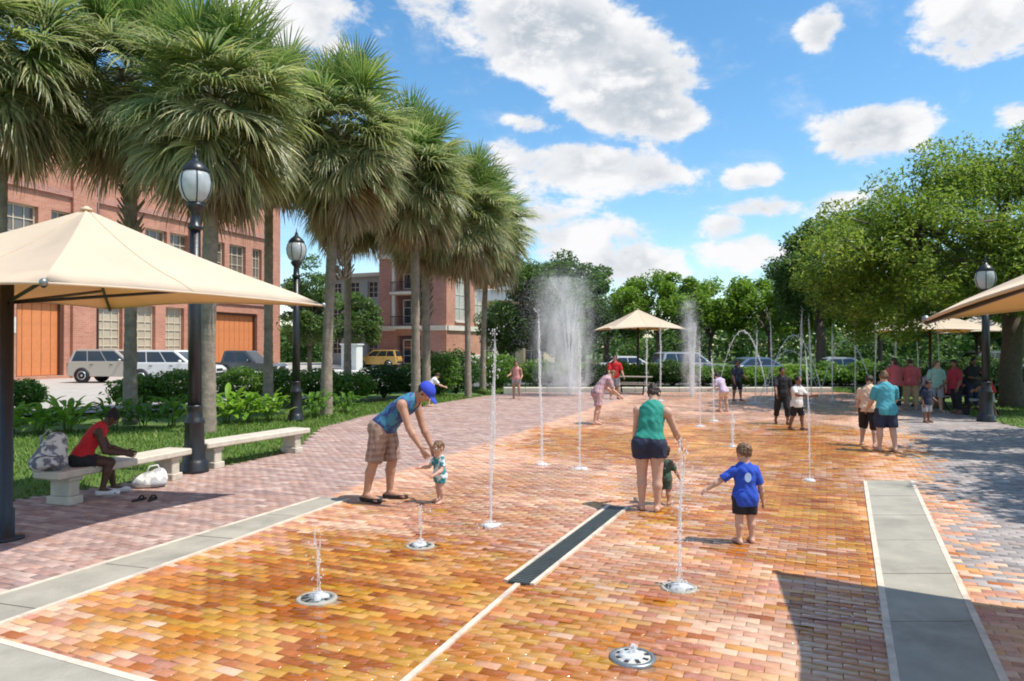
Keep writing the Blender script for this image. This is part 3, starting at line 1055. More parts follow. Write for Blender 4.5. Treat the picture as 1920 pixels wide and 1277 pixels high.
shade_canopy('large beige shade canopy over the bench on the left, on a black post',
             [(-2.54, 9.7, 2.65), (-3.92, 6.02, 2.63), (-7.6, 7.3, 2.65), (-6.2, 11.1, 2.68)], (-5.03, 8.5, 3.68), (-5.42, 7.72), arms=2.86, post_r=.068, sag=.30, rise=.05)
shade_canopy('beige shade canopy whose orange lit underside juts in from the right edge',
             [(3.62, 6.3, 2.33), (2.14, 2.58, 2.36), (5.85, 1.10, 2.36), (7.34, 4.82, 2.36)], (4.74, 3.70, 3.42), (4.74, 3.70), sag=.29, rise=.14)
square_canopy('small beige pyramid canopy standing at the far middle of the plaza', 6.75, 38.6, 38, 2.8, 2.98, 4.06)
square_canopy('beige canopy at the far right with its left corner over the seated group', 19.4, 33.4, 58, 3.1, 2.75, 3.75)
square_canopy('beige canopy far right mostly hidden behind the nearest right canopy', 24.2, 37.5, 70, 2.9, 2.75, 3.7)


# =================================================================== LAMP POSTS AND BENCHES
M_LAMPGLASS = mat('lantern_glass', (.62, .66, .68), .18, .25, 9, spec=.8, trans=.45, tcol=(.8, .85, .88))


def lamp_post(label, loc, h=5.25):
    t = thing('lamp_post', label, 'lamp post', loc, 0, 'black lamp posts')
    mb = MB()
    mb.lathe([(.235, 0), (.235, .05), (.22, .07), (.22, .16), (.19, .19), (.175, .24), (.16, .5), (.15, .78), (.165, .8), (.165, .84), (.13, .88), (.118, 1.05), (.13, 1.07), (.13, 1.1)], 20, flute=.07)
    mb.build('base', M_BLACK, t)
    mb = MB(); mb.lathe([(.112, 1.1), (.098, 2.4), (.084, h - 1.28)], 20, flute=.1); mb.build('shaft', M_BLACK, t)
    z = h - 1.28
    mb = MB(); mb.lathe([(.085, z), (.12, z + .03), (.12, z + .07), (.085, z + .1), (.075, z + .3), (.11, z + .34), (.15, z + .40), (.15, z + .44), (.10, z + .47)], 16); mb.build('collar', M_BLACK, t)
    z += .46
    mb = MB(); mb.lathe([(.10, z), (.19, z + .07), (.245, z + .2), (.26, z + .33), (.235, z + .45), (.19, z + .52)], 20)
    g = mb.build('lantern_globe', M_LAMPGLASS, t)
    mb = MB()
    for k in range(6):
        a = k * PI / 3
        mb.tube([(r * math.cos(a), r * math.sin(a), zz) for r, zz in ((.105, z), (.196, z + .07), (.251, z + .2), (.266, z + .33), (.241, z + .45), (.19, z + .53))], .010, 5)
    mb.build('lantern_ribs', M_BLACK, g)
    mb = MB(); mb.lathe([(.215, z + .50), (.225, z + .53), (.16, z + .62), (.09, z + .68), (.06, z + .70), (.05, z + .74)], 18); mb.build('lantern_cap', M_BLACK, t)
    mb = MB(); mb.lathe([(.03, z + .73), (.045, z + .77), (.02, z + .81), (.012, z + .86), (.003, z + .93)], 10); mb.build('finial', M_BLACK, t)
    return t


lp = lamp_post('nearest black lamp post with glass lantern, between the two stone benches', (-5.22, 11.85, 0))
dup(lp, (-5.98, 19.95, 0), .3, 'slimmer looking black lamp post farther back beside the hedge, with a pale lantern')
lamp_post('lamp post whose lantern shows against the oak at the right edge', (13.03, 19.8, 0), 4.45)


def stone_bench(label, c, rz, L):
    t = thing('bench', label, 'bench', (c[0], c[1], 0), rz, 'pale stone benches')
    mb = MB(); mb.box((0, 0, .405), (L, .46, .10), bevel=.018); mb.build('seat', M_BENCH, t)
    for sx in (-1, 1):
        mb = MB()
        mb.box((sx * (L / 2 - .28), 0, .05), (.22, .40, .11), bevel=.012)
        mb.box((sx * (L / 2 - .28), 0, .225), (.16, .33, .25), bevel=.012)
        mb.box((sx * (L / 2 - .28), 0, .328), (.22, .38, .05), bevel=.01)
        mb.build('leg', M_BENCH, t)
    return t


ua = math.atan2(2.3, 1.1)
stone_bench('empty pale stone bench to the right of the near lamp post', (-4.72, 13.2), ua, 2.5)
stone_bench('stone bench with a seated girl under the left canopy', (-5.62, 10.35), math.atan2(2.0, .62), 2.35)


# =================================================================== PALMS
def frond_mesh(name, elev, pal, blade=1.12, petiole=.85, droop=.9, fold=0.0, seed=0):
    rg = random.Random(seed)
    V = []; F = []; C = []
    def tri_strip(pts, wid, colr):
        pass
    d0 = Vector((math.cos(elev), 0, math.sin(elev)))
    # petiole
    p = Vector((0.05, 0, 0)); d = d0.copy(); path = [p.copy()]
    for i in range(5):
        p = p + d * petiole / 5; d = (d + Vector((0, 0, -.09 * droop))).normalized(); path.append(p.copy())
    side = Vector((0, 1, 0))
    b = 0
    for i, q in enumerate(path):
        wv = .022 - .002 * i
        up = d0.cross(side) * -1
        V += [q - side * wv, q + side * wv, q + up * -.018]
        C += [(.20, .20, .08)] * 3
        if i:
            a0 = (i - 1) * 3; a1 = i * 3
            for u_, v_ in ((0, 1), (1, 2), (2, 0)): F.append((a0 + u_, a0 + v_, a1 + v_, a1 + u_))
    # blade: segments spread from the curved rib
    nseg = 46
    hub = path[-1]; dirn = d.copy()
    nrm = (side.cross(dirn) * -1).normalized()
    twist = rg.uniform(-.5, .5)
    sidet = (side * math.cos(twist) + nrm * math.sin(twist)).normalized()
    nrt = dirn.cross(sidet).normalized()
    if nrt.z < 0 and elev > -.3: nrt = -nrt
    for k in range(nseg):
        u_ = (k / (nseg - 1) - .5) * 2
        th = u_ * R(118)
        th *= (1 - .45 * fold)
        sd = (dirn * math.cos(th) + sidet * math.sin(th) + nrt * (.16 * math.cos(th * 1.3) + .26 * abs(math.sin(th)) + rg.uniform(-.14, .14))).normalized()
        ln = blade * (1.0 - .15 * abs(u_) ** 1.5) * rg.uniform(.85, 1.15)
        start = hub + dirn * (.30 * (1 - abs(u_)))
        wv = (sd.cross(nrt)).normalized()
        pts = [start]; dd = sd.copy(); steps = 5
        gd = droop * rg.uniform(.9, 2.2)
        for i in range(steps):
            pts.append(pts[-1] + dd * ln / steps)
            dd = (dd + Vector((0, 0, -1)) * gd * (.05 + .30 * (i / steps) ** 1.5) * (2.0 if i > 2 else 1)).normalized()
        ws = [.010, .020, .022, .019, .013, .0]
        c0 = Vector(pal[rg.randrange(len(pal))]) * rg.uniform(.78, 1.22) * 1.62
        ct = Vector((.42, .34, .15))
        base = len(V)
        for i, q in enumerate(pts):
            mixv = max(0, (i - 3.2) / 2) * rg.uniform(.2, .9)
            cc = c0.lerp(ct, min(1, mixv))
            if i < steps:
                V += [q - wv * ws[i] + nrt * ws[i] * .55, q, q + wv * ws[i] + nrt * ws[i] * .55]; C += [tuple(cc)] * 3
            else:
                V.append(q); C.append(tuple(cc))
        for i in range(steps - 1):
            a0 = base + i * 3; a1 = a0 + 3
            F.append((a0, a0 + 1, a1 + 1, a1)); F.append((a0 + 1, a0 + 2, a1 + 2, a1 + 1))
        a0 = base + (steps - 1) * 3; tip = base + steps * 3
        F.append((a0, a0 + 1, tip, tip)); F.append((a0 + 1, a0 + 2, tip, tip))
    me = bpy.data.meshes.new(name)
    F = [tuple(dict.fromkeys(f)) for f in F]
    me.from_pydata([tuple(v) for v in V], [], F)
    a = me.color_attributes.new('Col', 'FLOAT_COLOR', 'POINT')
    c4 = np.ones((len(V), 4), dtype=np.float32); c4[:, :3] = np.array(C)
    a.data.foreach_set('color', c4.ravel())
    me.materials.append(M_FROND)
    me.update()
    return me


PAL_UP = [(.12, .19, .045), (.15, .23, .05), (.095, .155, .045), (.20, .26, .07)]
PAL_MID = [(.17, .22, .07), (.23, .27, .085), (.12, .175, .065), (.31, .32, .12), (.22, .25, .13), (.095, .145, .065)]
PAL_LOW = [(.24, .255, .11), (.32, .31, .15), (.18, .21, .10), (.40, .36, .20), (.26, .28, .17), (.13, .17, .085)]
PAL_DEAD = [(.30, .23, .13), (.25, .18, .11), (.38, .30, .19), (.20, .145, .095)]
FRONDS = {}
for cls_, el, pal, dr_, fold in (('a', 72, PAL_UP, .45, .35), ('b', 50, PAL_UP, .7, .1), ('c', 28, PAL_MID, 1.0, 0), ('d', 6, PAL_MID, 1.2, 0), ('e', -18, PAL_LOW, 1.4, .05), ('f', -42, PAL_LOW, 1.5, .15), ('g', -62, PAL_DEAD, 1.7, .55)):
    FRONDS[cls_] = [frond_mesh('frond', R(el + random.uniform(-6, 6)), pal, droop=dr_, fold=fold, seed=hash(cls_) % 97 + i * 13 + 5 if False else ord(cls_) * 17 + i) for i in range(5)]


def palm(label, x, y, zc, sc=1.0, tr=.17, lean=(0, 0), seed=1, dead=9):
    rg = random.Random(seed)
    t = thing('palm_tree', label, 'palm tree', (x, y, 0), 0, 'sabal palms in a row on the left')
    mb = MB()
    pts = []; rad = []
    n = 74
    for i in range(n + 1):
        f = i / n
        pts.append((lean[0] * f * f, lean[1] * f * f, -.1 + (zc + .1) * f))
        rr = tr * (1.18 - .25 * min(1, f * 4)) * (1 + rg.uniform(-.03, .03) + (.035 if i % 2 else -.035))
        if f > .9: rr *= 1.12
        rad.append(rr)
    mb.tube(pts, rad, 12); mb.build('trunk', M_PALMBARK, t)
    # stubs of old leaf bases under the crown
    mb = MB()
    boots = 1.5 + (seed % 3) * 1.5
    for i in range(int(30 * boots)):
        a = rg.uniform(0, 2 * PI); z = zc - rg.uniform(.1, boots)
        mb.tube([(lean[0] + tr * .9 * math.cos(a), lean[1] + tr * .9 * math.sin(a), z), (lean[0] + (tr + .18) * math.cos(a), lean[1] + (tr + .18) * math.sin(a), z + .3)], [.045, .02], 4, smooth=False)
    mb.build('leaf_stubs', M_PALMBARK, t)
    ga = 2.39996
    k = 0
    for cls_, cnt in (('a', 8), ('b', 13), ('c', 16), ('d', 18), ('e', 20), ('f', 23), ('g', dead + 8 + int(rg.uniform(-5, 6)))):
        for i in range(cnt):
            a = k * ga + rg.uniform(-.25, .25); k += 1
            zz = {'a': .35, 'b': .25, 'c': .1, 'd': -.05, 'e': -.25, 'f': -.5, 'g': -.7}[cls_] + rg.uniform(-.15, .15)
            me = FRONDS[cls_][rg.randrange(5)]
            s_ = sc * rg.uniform(.88, 1.12)
            link('frond', me, t, (lean[0] + tr * .5 * math.cos(a), lean[1] + tr * .5 * math.sin(a), zc + zz * sc), (rg.uniform(-.45, .45) * (0.4 if cls_ in 'fg' else 1), rg.uniform(-.2, .2), a), s_)
    return t


palm('palm at the left edge whose trunk stands outside the picture', -12.4, 17.4, 9.35, 1.16, seed=1)
palm('palm whose trunk rises behind the left canopy and the hedge', -10.6, 20.0, 9.55, 1.16, seed=2)
palm('nearest full palm, its trunk right behind the near lamp post', -7.32, 17.3, 8.05, 1.08, tr=.19, lean=(.15, .1), seed=3)
palm('palm with a reddish slim trunk in front of the corner of the brick hall', -7.85, 23.2, 9.5, 1.05, tr=.15, seed=4)
palm('palm with a ringed grey trunk rising from the grass right of the second lamp post', -5.62, 21.8, 8.6, 1.10, tr=.17, lean=(.45, .2), seed=5)
palm('palm half hidden behind the others with its thin trunk left of the white cabinet', -6.85, 30.0, 8.7, 1.1, tr=.16, seed=6)
palm('palm above the bending man, the nearer of two trunks close together', -3.55, 26.6, 8.5, 1.1, tr=.17, lean=(-.1, 0), seed=7)
palm('palm just behind the nearer trunk of the close pair', -3.40, 28.6, 7.6, 1.0, tr=.17, lean=(-.1, .3), seed=8)
palm('palm with a slim trunk left of the tall jet', -1.78, 29.2, 7.65, 1.08, tr=.13, lean=(-.15, .2), seed=9)
palm('last and lowest palm of the row, its crown against the clouds', -1.40, 34.5, 7.9, 1.12, tr=.14, lean=(.3, .2), seed=10)


# =================================================================== BROADLEAF TREES AND SHRUBS
def leaf_mesh(name, centres, size, pal, rg, up=.35, aspect=.5, mat_=None):
    """one small pointed folded leaf (two faces) at every centre"""
    n = len(centres)
    nr = rg.normal(0, 1, (n, 3)); nr[:, 2] = np.abs(nr[:, 2]) + up * 1.6
    nr /= np.linalg.norm(nr, axis=1)[:, None]
    t = rg.normal(0, 1, (n, 3)); t[:, 2] -= .3
    t -= nr * (t * nr).sum(1)[:, None]
    t /= np.linalg.norm(t, axis=1)[:, None] + 1e-9
    bt = np.cross(nr, t)
    s = size * rg.uniform(.6, 1.35, n)[:, None]
    c = centres
    V = np.stack([c - t * s * .5, c + bt * s * aspect * .5 + nr * s * .08, c + t * s * .5, c - bt * s * aspect * .5 + nr * s * .08], 1)
    F = np.arange(n * 4).reshape(-1, 4)
    F = np.concatenate([F[:, [0, 1, 2]], F[:, [0, 2, 3]]])
    p = np.array(pal)
    C = p[rg.integers(0, len(p), n)] * rg.uniform(.75, 1.25, n)[:, None]
    return fast_mesh(name, V.reshape(-1, 3), F, mat_ or M_LEAF, np.repeat(C, 4, 0))


def tree(label, loc, r, zc, rz_, n_clump=60, leaves=14000, size=.26, pal=None, trunk=.3, seed=1, group=None, name='tree', clump=.9, droop=0.0, flat=.75, leaf_aspect=.5, hollow=.45, limb_from=None):
    """trunk with limbs that reach clumps of leaves in an uneven crown"""
    rg = np.random.default_rng(seed); rn = random.Random(seed)
    t = thing(name, label, 'tree', loc, 0, group)
    rx, ry, rzr = r
    cl = []
    k = 0
    while len(cl) < n_clump and k < n_clump * 30:
        k += 1
        v = rg.normal(0, 1, 3); v /= np.linalg.norm(v)
        if v[2] < -.75: continue
        q = rg.uniform(hollow, 1.0) ** .6
        lump = 1 + .16 * math.sin(3.1 * v[0] + seed) * math.cos(2.7 * v[1] - seed) + rg.normal(0, .07)
        p = np.array([v[0] * rx, v[1] * ry, v[2] * rzr]) * q * lump
        p[2] -= droop * (abs(v[0]) + abs(v[1])) * .5 * rzr * q
        p[2] += zc
        if p[2] < rz_: p[2] = rz_ + rg.uniform(0, .5)
        cl.append(p)
    cl = np.array(cl)
    per = leaves // len(cl)
    csz = clump * rg.uniform(.65, 1.35, len(cl))
    cen = []
    for p, c in zip(cl, csz):
        d = rg.normal(0, 1, (per, 3)); d /= np.linalg.norm(d, axis=1)[:, None]
        rad = c * rg.uniform(.25, 1.0, per) ** .55
        q = d * rad[:, None]; q[:, 2] *= flat
        q[:, 2] -= droop * .25 * (q[:, 0] ** 2 + q[:, 1] ** 2) / max(c, .1)
        cen.append(p + q)
    cen = np.concatenate(cen)
    link('crown', leaf_mesh('crown', cen, size, pal, rg, aspect=leaf_aspect), t)
    mb = MB()
    th = limb_from or max(rz_ * .8, zc - rzr * .8)
    wob = [(rn.uniform(-.12, .12) * trunk * 3 * f, rn.uniform(-.12, .12) * trunk * 3 * f, -.2 + (th + .2) * f) for f in (0, .15, .4, .7, 1)]
    mb.tube(wob, [trunk * 1.45, trunk * 1.1, trunk, trunk * .92, trunk * .9], 10)
    mb.build('trunk', M_BARK, t)
    top = Vector(wob[-1])
    mb = MB()
    nm = 6
    mains = []
    for i in range(nm):
        a = 2 * PI * i / nm + rn.uniform(-.4, .4)
        e = Vector((math.cos(a) * rx * .5, math.sin(a) * ry * .5, zc + rn.uniform(-.2, .35) * rzr))
        m_ = top.lerp(e, .5) + Vector((rn.uniform(-.3, .3), rn.uniform(-.3, .3), .1 * rzr))
        mb.tube([top - Vector((0, 0, .2)), m_, e], [trunk * .62, trunk * .42, trunk * .26], 7)
        mains.append((m_, e))
    for p in cl:
        p = Vector(p)
        m_, e = min(mains, key=lambda q: (q[1] - p).length)
        s_ = m_.lerp(e, rn.uniform(.3, 1))
        mid = s_.lerp(p, .5) + Vector((rn.uniform(-.2, .2), rn.uniform(-.2, .2), .12))
        mb.tube([s_, mid, p], [trunk * .2, trunk * .12, trunk * .05], 5, caps=False)
    mb.build('limbs', M_BARK, t)
    return t


G_OAK = [(.22, .33, .035), (.16, .26, .03), (.29, .40, .05), (.11, .19, .03), (.34, .43, .07)]
G_DARK = [(.055, .12, .03), (.075, .15, .035), (.04, .09, .028), (.10, .18, .04)]
G_BRIGHT = [(.17, .31, .025), (.21, .36, .035), (.13, .24, .025), (.25, .37, .05)]
G_MID = [(.09, .17, .035), (.12, .21, .045), (.065, .13, .035), (.15, .23, .06)]

tree('big live oak with drooping boughs over the right side of the plaza', (17.2, 24.8, 0), (6.9, 4.9, 3.5), 6.1, 2.2, 380, 140000, .165, G_OAK, .34, 21, 'broadleaf trees round the plaza', 'oak_tree', .72, .55, .85, .36)
tree('live oak standing just outside the right edge that dapples the right paving', (15.6, 13.2, 0), (4.6, 4.2, 2.2), 6.0, 3.4, 60, 22000, .22, G_OAK, .35, 22, 'broadleaf trees round the plaza', 'oak_tree', .95, .3, .7, .42)
tree('dark green oak in the gap left of the big oak', (19.3, 45, 0), (2.9, 3.0, 3.4), 6.4, 2.4, 70, 24000, .25, G_MID, .3, 23, 'broadleaf trees round the plaza', 'oak_tree', .95)
for i, (x, y, zt, r_, lab) in enumerate(((10.6, 52, 7.2, 2.7, 'small bright green tree straight behind the right half of the middle canopy'), (14.6, 53, 7.0, 2.8, 'bright green tree between the feathery jet and the arching jets'),
                                       (18.6, 52, 7.1, 2.8, 'bright green tree in the middle of the far row on the right'), (22.6, 53, 7.0, 2.8, 'bright green tree in the far row just left of the big oak'), (26.6, 52, 7.4, 2.9, 'bright green tree of the far row mostly behind the big oak'))):
    tree(lab, (x, y, 0), (r_ * 1.25, r_ * 1.05, 2.3), zt - 2.3, 1.5, 60, 17000, .25, G_BRIGHT, .16, 31 + i, 'bright green trees along the far road', 'tree', .85)
tree('broad dark tree behind the canopies at the right edge', (27, 41, 0), (5.5, 4, 3.6), 5.0, .8, 70, 20000, .3, G_DARK, .3, 47, 'broadleaf trees round the plaza', 'tree', 1.1)
tree('dark tree behind the peak of the middle canopy', (8.0, 61, 0), (3.4, 3, 3.6), 5.4, 1.5, 50, 14000, .32, G_MID, .28, 41, 'broadleaf trees round the plaza', 'tree', 1.1)
tree('tall dark tree behind the misty plume', (4.7, 56, 0), (2.6, 2.5, 3.8), 5.2, 1.2, 50, 13000, .3, G_DARK, .26, 42, 'broadleaf trees round the plaza', 'tree', 1.0)
tree('dark dense tree with low boughs left of the misty plume', (1.7, 44, 0), (2.6, 2.4, 3.3), 4.2, .5, 60, 18000, .25, G_MID, .25, 43, 'broadleaf trees round the plaza', 'tree', .95)
tree('low leafy tree beside the white roofed pavilion', (-.6, 47, 0), (1.5, 1.5, 1.9), 3.0, .5, 30, 8000, .22, G_MID, .14, 44, 'broadleaf trees round the plaza', 'tree', .7)
tree('green tree seen between the corner of the brick hall and the second lamp post', (-17.4, 62, 0), (2.0, 2.2, 3.9), 5.2, .6, 50, 14000, .28, G_MID, .2, 45, 'broadleaf trees round the plaza', 'tree', .95)
tree('green tree at the far side of the parking court left of the grey block', (-15.0, 70, 0), (2.0, 2.0, 3.0), 4.3, 1.0, 36, 8000, .3, G_MID, .2, 46, 'broadleaf trees round the plaza', 'tree', .9)


def far_wood():
    rg = np.random.default_rng(5)
    n = 46000
    az = rg.uniform(R(-42), R(48), n); d = rg.uniform(100, 135, n)
    x = d * np.sin(az); y = d * np.cos(az)
    hmax = 6.0 + 1.6 * np.sin(az * 23) + 1.2 * np.sin(az * 51 + 1) + .8 * np.sin(az * 97)
    z = hmax * rg.uniform(0, 1, n) ** .7 + rg.normal(0, .3, n)
    o = link('far_wood', leaf_mesh('far_wood', np.stack([x, y, z], -1), 1.1, G_MID, rg))
    o['kind'] = 'stuff'


far_wood()


def big_leaf_mesh(name, L, wd, seed, col):
    rg = random.Random(seed)
    V = []; F = []; n = 6
    cv = rg.uniform(.5, 1.1)
    for i in range(n + 1):
        f = i / n
        x = L * (f - .12 * cv * f * f); z = L * (.9 * f - .75 * cv * f * f)
        w_ = wd * math.sin(PI * min(1, f * .92 + .06)) * .5
        V += [(x, -w_, z + w_ * .35), (x, 0, z), (x, w_, z + w_ * .35)]
        if i:
            a = (i - 1) * 3; b = i * 3
            F += [(a, a + 1, b + 1, b), (a + 1, a + 2, b + 2, b + 1)]
    me = bpy.data.meshes.new(name)
    me.from_pydata(V, [], F)
    at = me.color_attributes.new('Col', 'FLOAT_COLOR', 'POINT')
    c4 = np.ones((len(V), 4), dtype=np.float32); c4[:, :3] = np.array(col)[None] * np.linspace(.85, 1.1, len(V))[:, None]
    at.data.foreach_set('color', c4.ravel())
    me.materials.append(M_LEAF); me.update()
    return me


BIGLEAF = [big_leaf_mesh('leaf', L_, w_, i, c) for i, (L_, w_, c) in enumerate(((.62, .17, (.19, .37, .03)), (.7, .2, (.25, .45, .04)), (.55, .16, (.13, .27, .03)), (.66, .18, (.33, .47, .07)), (.5, .15, (.16, .32, .035)), (.6, .2, (.10, .22, .03))))]


def leafy_plant(label, x, y, h, n, seed, dark=False):
    rg = random.Random(seed)
    t = thing('leafy_plant', label, 'plant', (x, y, 0), rg.uniform(0, 6), 'broad leaved plants in the bed behind the benches')
    mb = MB()
    for k in range(5):
        a = k * 1.257
        mb.tube([(.05 * math.cos(a), .05 * math.sin(a), -.05), (.16 * math.cos(a), .16 * math.sin(a), h * .6)], [.018, .008], 5)
    mb.build('stems', mat('green_stem', (.10, .15, .03), .6), t)
    for i in range(n):
        a = i * 2.4 + rg.uniform(-.3, .3); f = i / n
        me = BIGLEAF[rg.choice((2, 4, 5) if dark else (0, 1, 3, 4, 0, 1))]
        z = h * (.15 + .62 * f)
        ro = rg.uniform(.05, .42)
        link('leaf', me, t, (ro * math.cos(a), ro * math.sin(a), z), (rg.uniform(-.3, .3), rg.uniform(-.6, .6) + .1 + .25 * (f - .5), a), rg.uniform(.55, .9) * (h / .95))
    return t


pls = [((20, 815), .92, 0, 'broad leaved plant at the far left beside the black canopy post'), ((75, 815), .95, 0, 'bright plant second from the black canopy post'), ((128, 812), .98, 0, 'bright plant directly behind the seated girl'),
       ((215, 805), 1.0, 1, 'darker plant just right of the seated girl\'s head'), ((268, 803), 1.0, 1, 'dark plant in front of the second palm trunk'), ((322, 800), 1.05, 1, 'dark plant immediately left of the near lamp post'),
       ((425, 795), 1.05, 0, 'plant immediately right of the near palm trunk'), ((463, 793), 1.05, 0, 'bright plant above the middle of the empty bench'), ((505, 790), 1.0, 0, 'plant left of the second lamp post'),
       ((590, 783), .95, 1, 'dark plant between the second lamp post and the ringed palm'), ((650, 774), .8, 1, 'dark plant right of the ringed palm')]
for i, (p, h, dk, lab) in enumerate(pls):
    x, y = G(*p)
    leafy_plant(lab, x, y, h * .86, 62, 50 + i, dk)


def shrub(label, x, y, r, h, pal, leaves=2600, seed=1, size=.10, group='clipped shrubs and hedge bushes'):
    rg = np.random.default_rng(seed)
    t = thing('shrub', label, 'shrub', (x, y, 0), 0, group)
    d = rg.normal(0, 1, (leaves, 3)); d /= np.linalg.norm(d, axis=1)[:, None]
    q = rg.uniform(.2, 1, leaves) ** .4
    l = 1 + .15 * np.sin(d[:, 0] * 5 + seed) * np.sin(d[:, 1] * 4) + rg.normal(0, .06, leaves)
    c = d * (q * l)[:, None] * np.array([r, r, h / 2]) + np.array([0, 0, h / 2 + .05])
    c[:, 2] = np.maximum(c[:, 2], .03)
    link('foliage', leaf_mesh('foliage', c, size, pal, rg), t)
    mb = MB()
    for k in range(6):
        a = k * 1.05
        mb.tube([(0, 0, -.1), (r * .5 * math.cos(a), r * .5 * math.sin(a), h * .6)], [.03, .01], 5)
    mb.build('stems', M_BARK, t)
    return t


G_HEDGE = [(.11, .22, .03), (.15, .28, .035), (.075, .16, .03), (.20, .33, .05)]
for i, (px, py, r, h, pal, lab) in enumerate((
        (40, 770, .8, .95, G_HEDGE, 'hedge bush at the far left behind the bright plants'), (300, 765, 1.0, 1.2, G_HEDGE, 'hedge bush left of the near lamp post behind the leafy plants'), (225, 768, .9, 1.0, G_HEDGE, 'hedge bush behind the second palm trunk'),
        (430, 762, 1.0, 1.25, G_HEDGE, 'hedge bush above the empty bench behind the plants'), (505, 758, 1.0, 1.2, G_HEDGE, 'hedge bush left of the second lamp post'), (580, 752, 1.0, 1.15, G_HEDGE, 'hedge bush just behind the ringed palm'),
        (655, 750, 1.05, 1.0, G_HEDGE, 'hedge bush just left of the bending man'), (720, 742, 1.1, 1.25, G_DARK, 'dark hedge bush behind the bending man\'s back'), (770, 738, 1.1, 1.2, G_HEDGE, 'hedge bush behind the man\'s blue cap'), (820, 740, 1.0, 1.75, G_HEDGE, 'tall rounded bush right of the pair of palm trunks'),
        (855, 736, 1.1, 1.9, G_DARK, 'tall dark bush left of the two slim palm trunks'), (930, 728, 1.2, 1.7, G_HEDGE, 'rounded bush right of the slim palm trunks'),
        (1010, 722, 1.3, 1.3, G_HEDGE, 'bush left of the foot of the misty plume'), (1260, 722, 1.2, 1.3, G_DARK, 'dark bush behind the right post side of the middle canopy'), (1320, 721, 1.2, .95, G_HEDGE, 'low bush right of the feathery jet'),
        (1410, 724, 1.0, .95, G_BRIGHT, 'clipped bright bush in front of the first parked cars'), (1452, 724, 1.0, .95, G_BRIGHT, 'clipped bright bush right of the first bright bush'), (1520, 723, 1.1, .8, G_HEDGE, 'low bush behind the pair of boys'), (1580, 722, 1.1, .85, G_HEDGE, 'low bush left of the woman in teal'),
        (1110, 721, 1.2, 1.1, G_HEDGE, 'bush at the right foot of the misty plume'), (1165, 721, 1.2, 1.2, G_BRIGHT, 'bright bush behind the adult in the red shirt'), (1215, 721, 1.2, 1.1, G_HEDGE, 'bush left of the middle canopy post'),
        (1365, 722, 1.1, 1.0, G_HEDGE, 'bush behind the child in lilac'), (1490, 722, 1.1, 1.05, G_BRIGHT, 'bright bush behind the dark clothed boy'), (1550, 720, 1.1, 1.2, G_HEDGE, 'bush behind the fine far jets on the right'), (1625, 722, 1.2, 1.3, G_HEDGE, 'bush behind the person in the peach shirt'),
        (1690, 724, 1.2, 1.5, G_DARK, 'dark bush behind the two rose red shirts'),
        (1900, 756, 1.1, 1.3, G_DARK, 'dark bush at the right edge behind the seated group'), (1770, 728, 1.3, 1.4, G_DARK, 'dark bush behind the table group'), (1840, 735, 1.3, 1.6, G_DARK, 'dark bush behind the stroller'))):
    x, y = G(px, py)
    if i in (1, 2, 3, 4, 5): y += 1.2
    shrub(lab, x, y, r, h, pal, 3200, 70 + i, .09 + y * .0022)


tree('second live oak outside the right edge whose shade falls across the grey pavers', (12.6, 9.2, 0), (3.3, 3.0, 1.7), 5.9, 3.6, 50, 15000, .2, G_OAK, .28, 27, 'broadleaf trees round the plaza', 'oak_tree', .8, .3, .7, .42)


# ---- low kerb wall closing the far side of the plaza
def kerb_wall():
    t = thing('kerb_wall', 'low pale kerb wall along the far edge of the wet plaza', 'wall', (7.0, 32.95, 0))
    n = 15
    for i in range(n):
        mb = MB(); mb.box((-6.9 + i * 1.0, 0, .05), (.985, .38, .30), bevel=.02); mb.build('wall_block', M_STONE, t)


kerb_wall()


# =================================================================== VEHICLES
M_TYRE = mat('tyre_rubber', (.015, .015, .016), .8, .1, 20)
M_RIM = mat('alloy_rim', (.55, .56, .58), .3, .1, 10, metal=.8)
M_CARGLASS = mat('car_glass', (.02, .025, .03), .05, .05, 2, spec=1.0)
M_LIGHT = mat('headlight_glass', (.7, .7, .68), .1, .05, 8, spec=1.0)
M_RED = mat('tail_light', (.35, .02, .015), .2, .05, 8)
M_DARK = mat('dark_trim', (.02, .02, .022), .6, .1, 10)

PROFILES = {
    # lower body outline, glasshouse outline (x forward, z up) and length, width
    'suv': (4.6, 1.84, [(-2.25, .42), (-2.28, .75), (-2.22, 1.06), (1.0, 1.06), (1.25, 1.03), (2.05, .92), (2.25, .78), (2.30, .45), (2.1, .30), (-2.1, .30)], [(-2.18, 1.05), (-1.98, 1.66), (-1.6, 1.74), (.25, 1.72), (1.12, 1.05)]),
    'sedan': (4.6, 1.80, [(-2.28, .42), (-2.30, .72), (-2.22, .95), (-1.5, 1.0), (1.0, .95), (2.05, .80), (2.26, .68), (2.30, .42), (2.1, .26), (-2.1, .26)], [(-1.72, .98), (-1.05, 1.40), (-.7, 1.46), (.2, 1.45), (1.12, .94)]),
    'pickup': (5.4, 1.92, [(-2.66, .52), (-2.70, .9), (-2.68, 1.14), (-.3, 1.14), (1.2, 1.14), (2.45, 1.06), (2.66, .9), (2.70, .52), (2.5, .38), (-2.5, .38)], [(-.72, 1.13), (-.58, 1.78), (-.4, 1.84), (.75, 1.82), (1.42, 1.13)]),
}


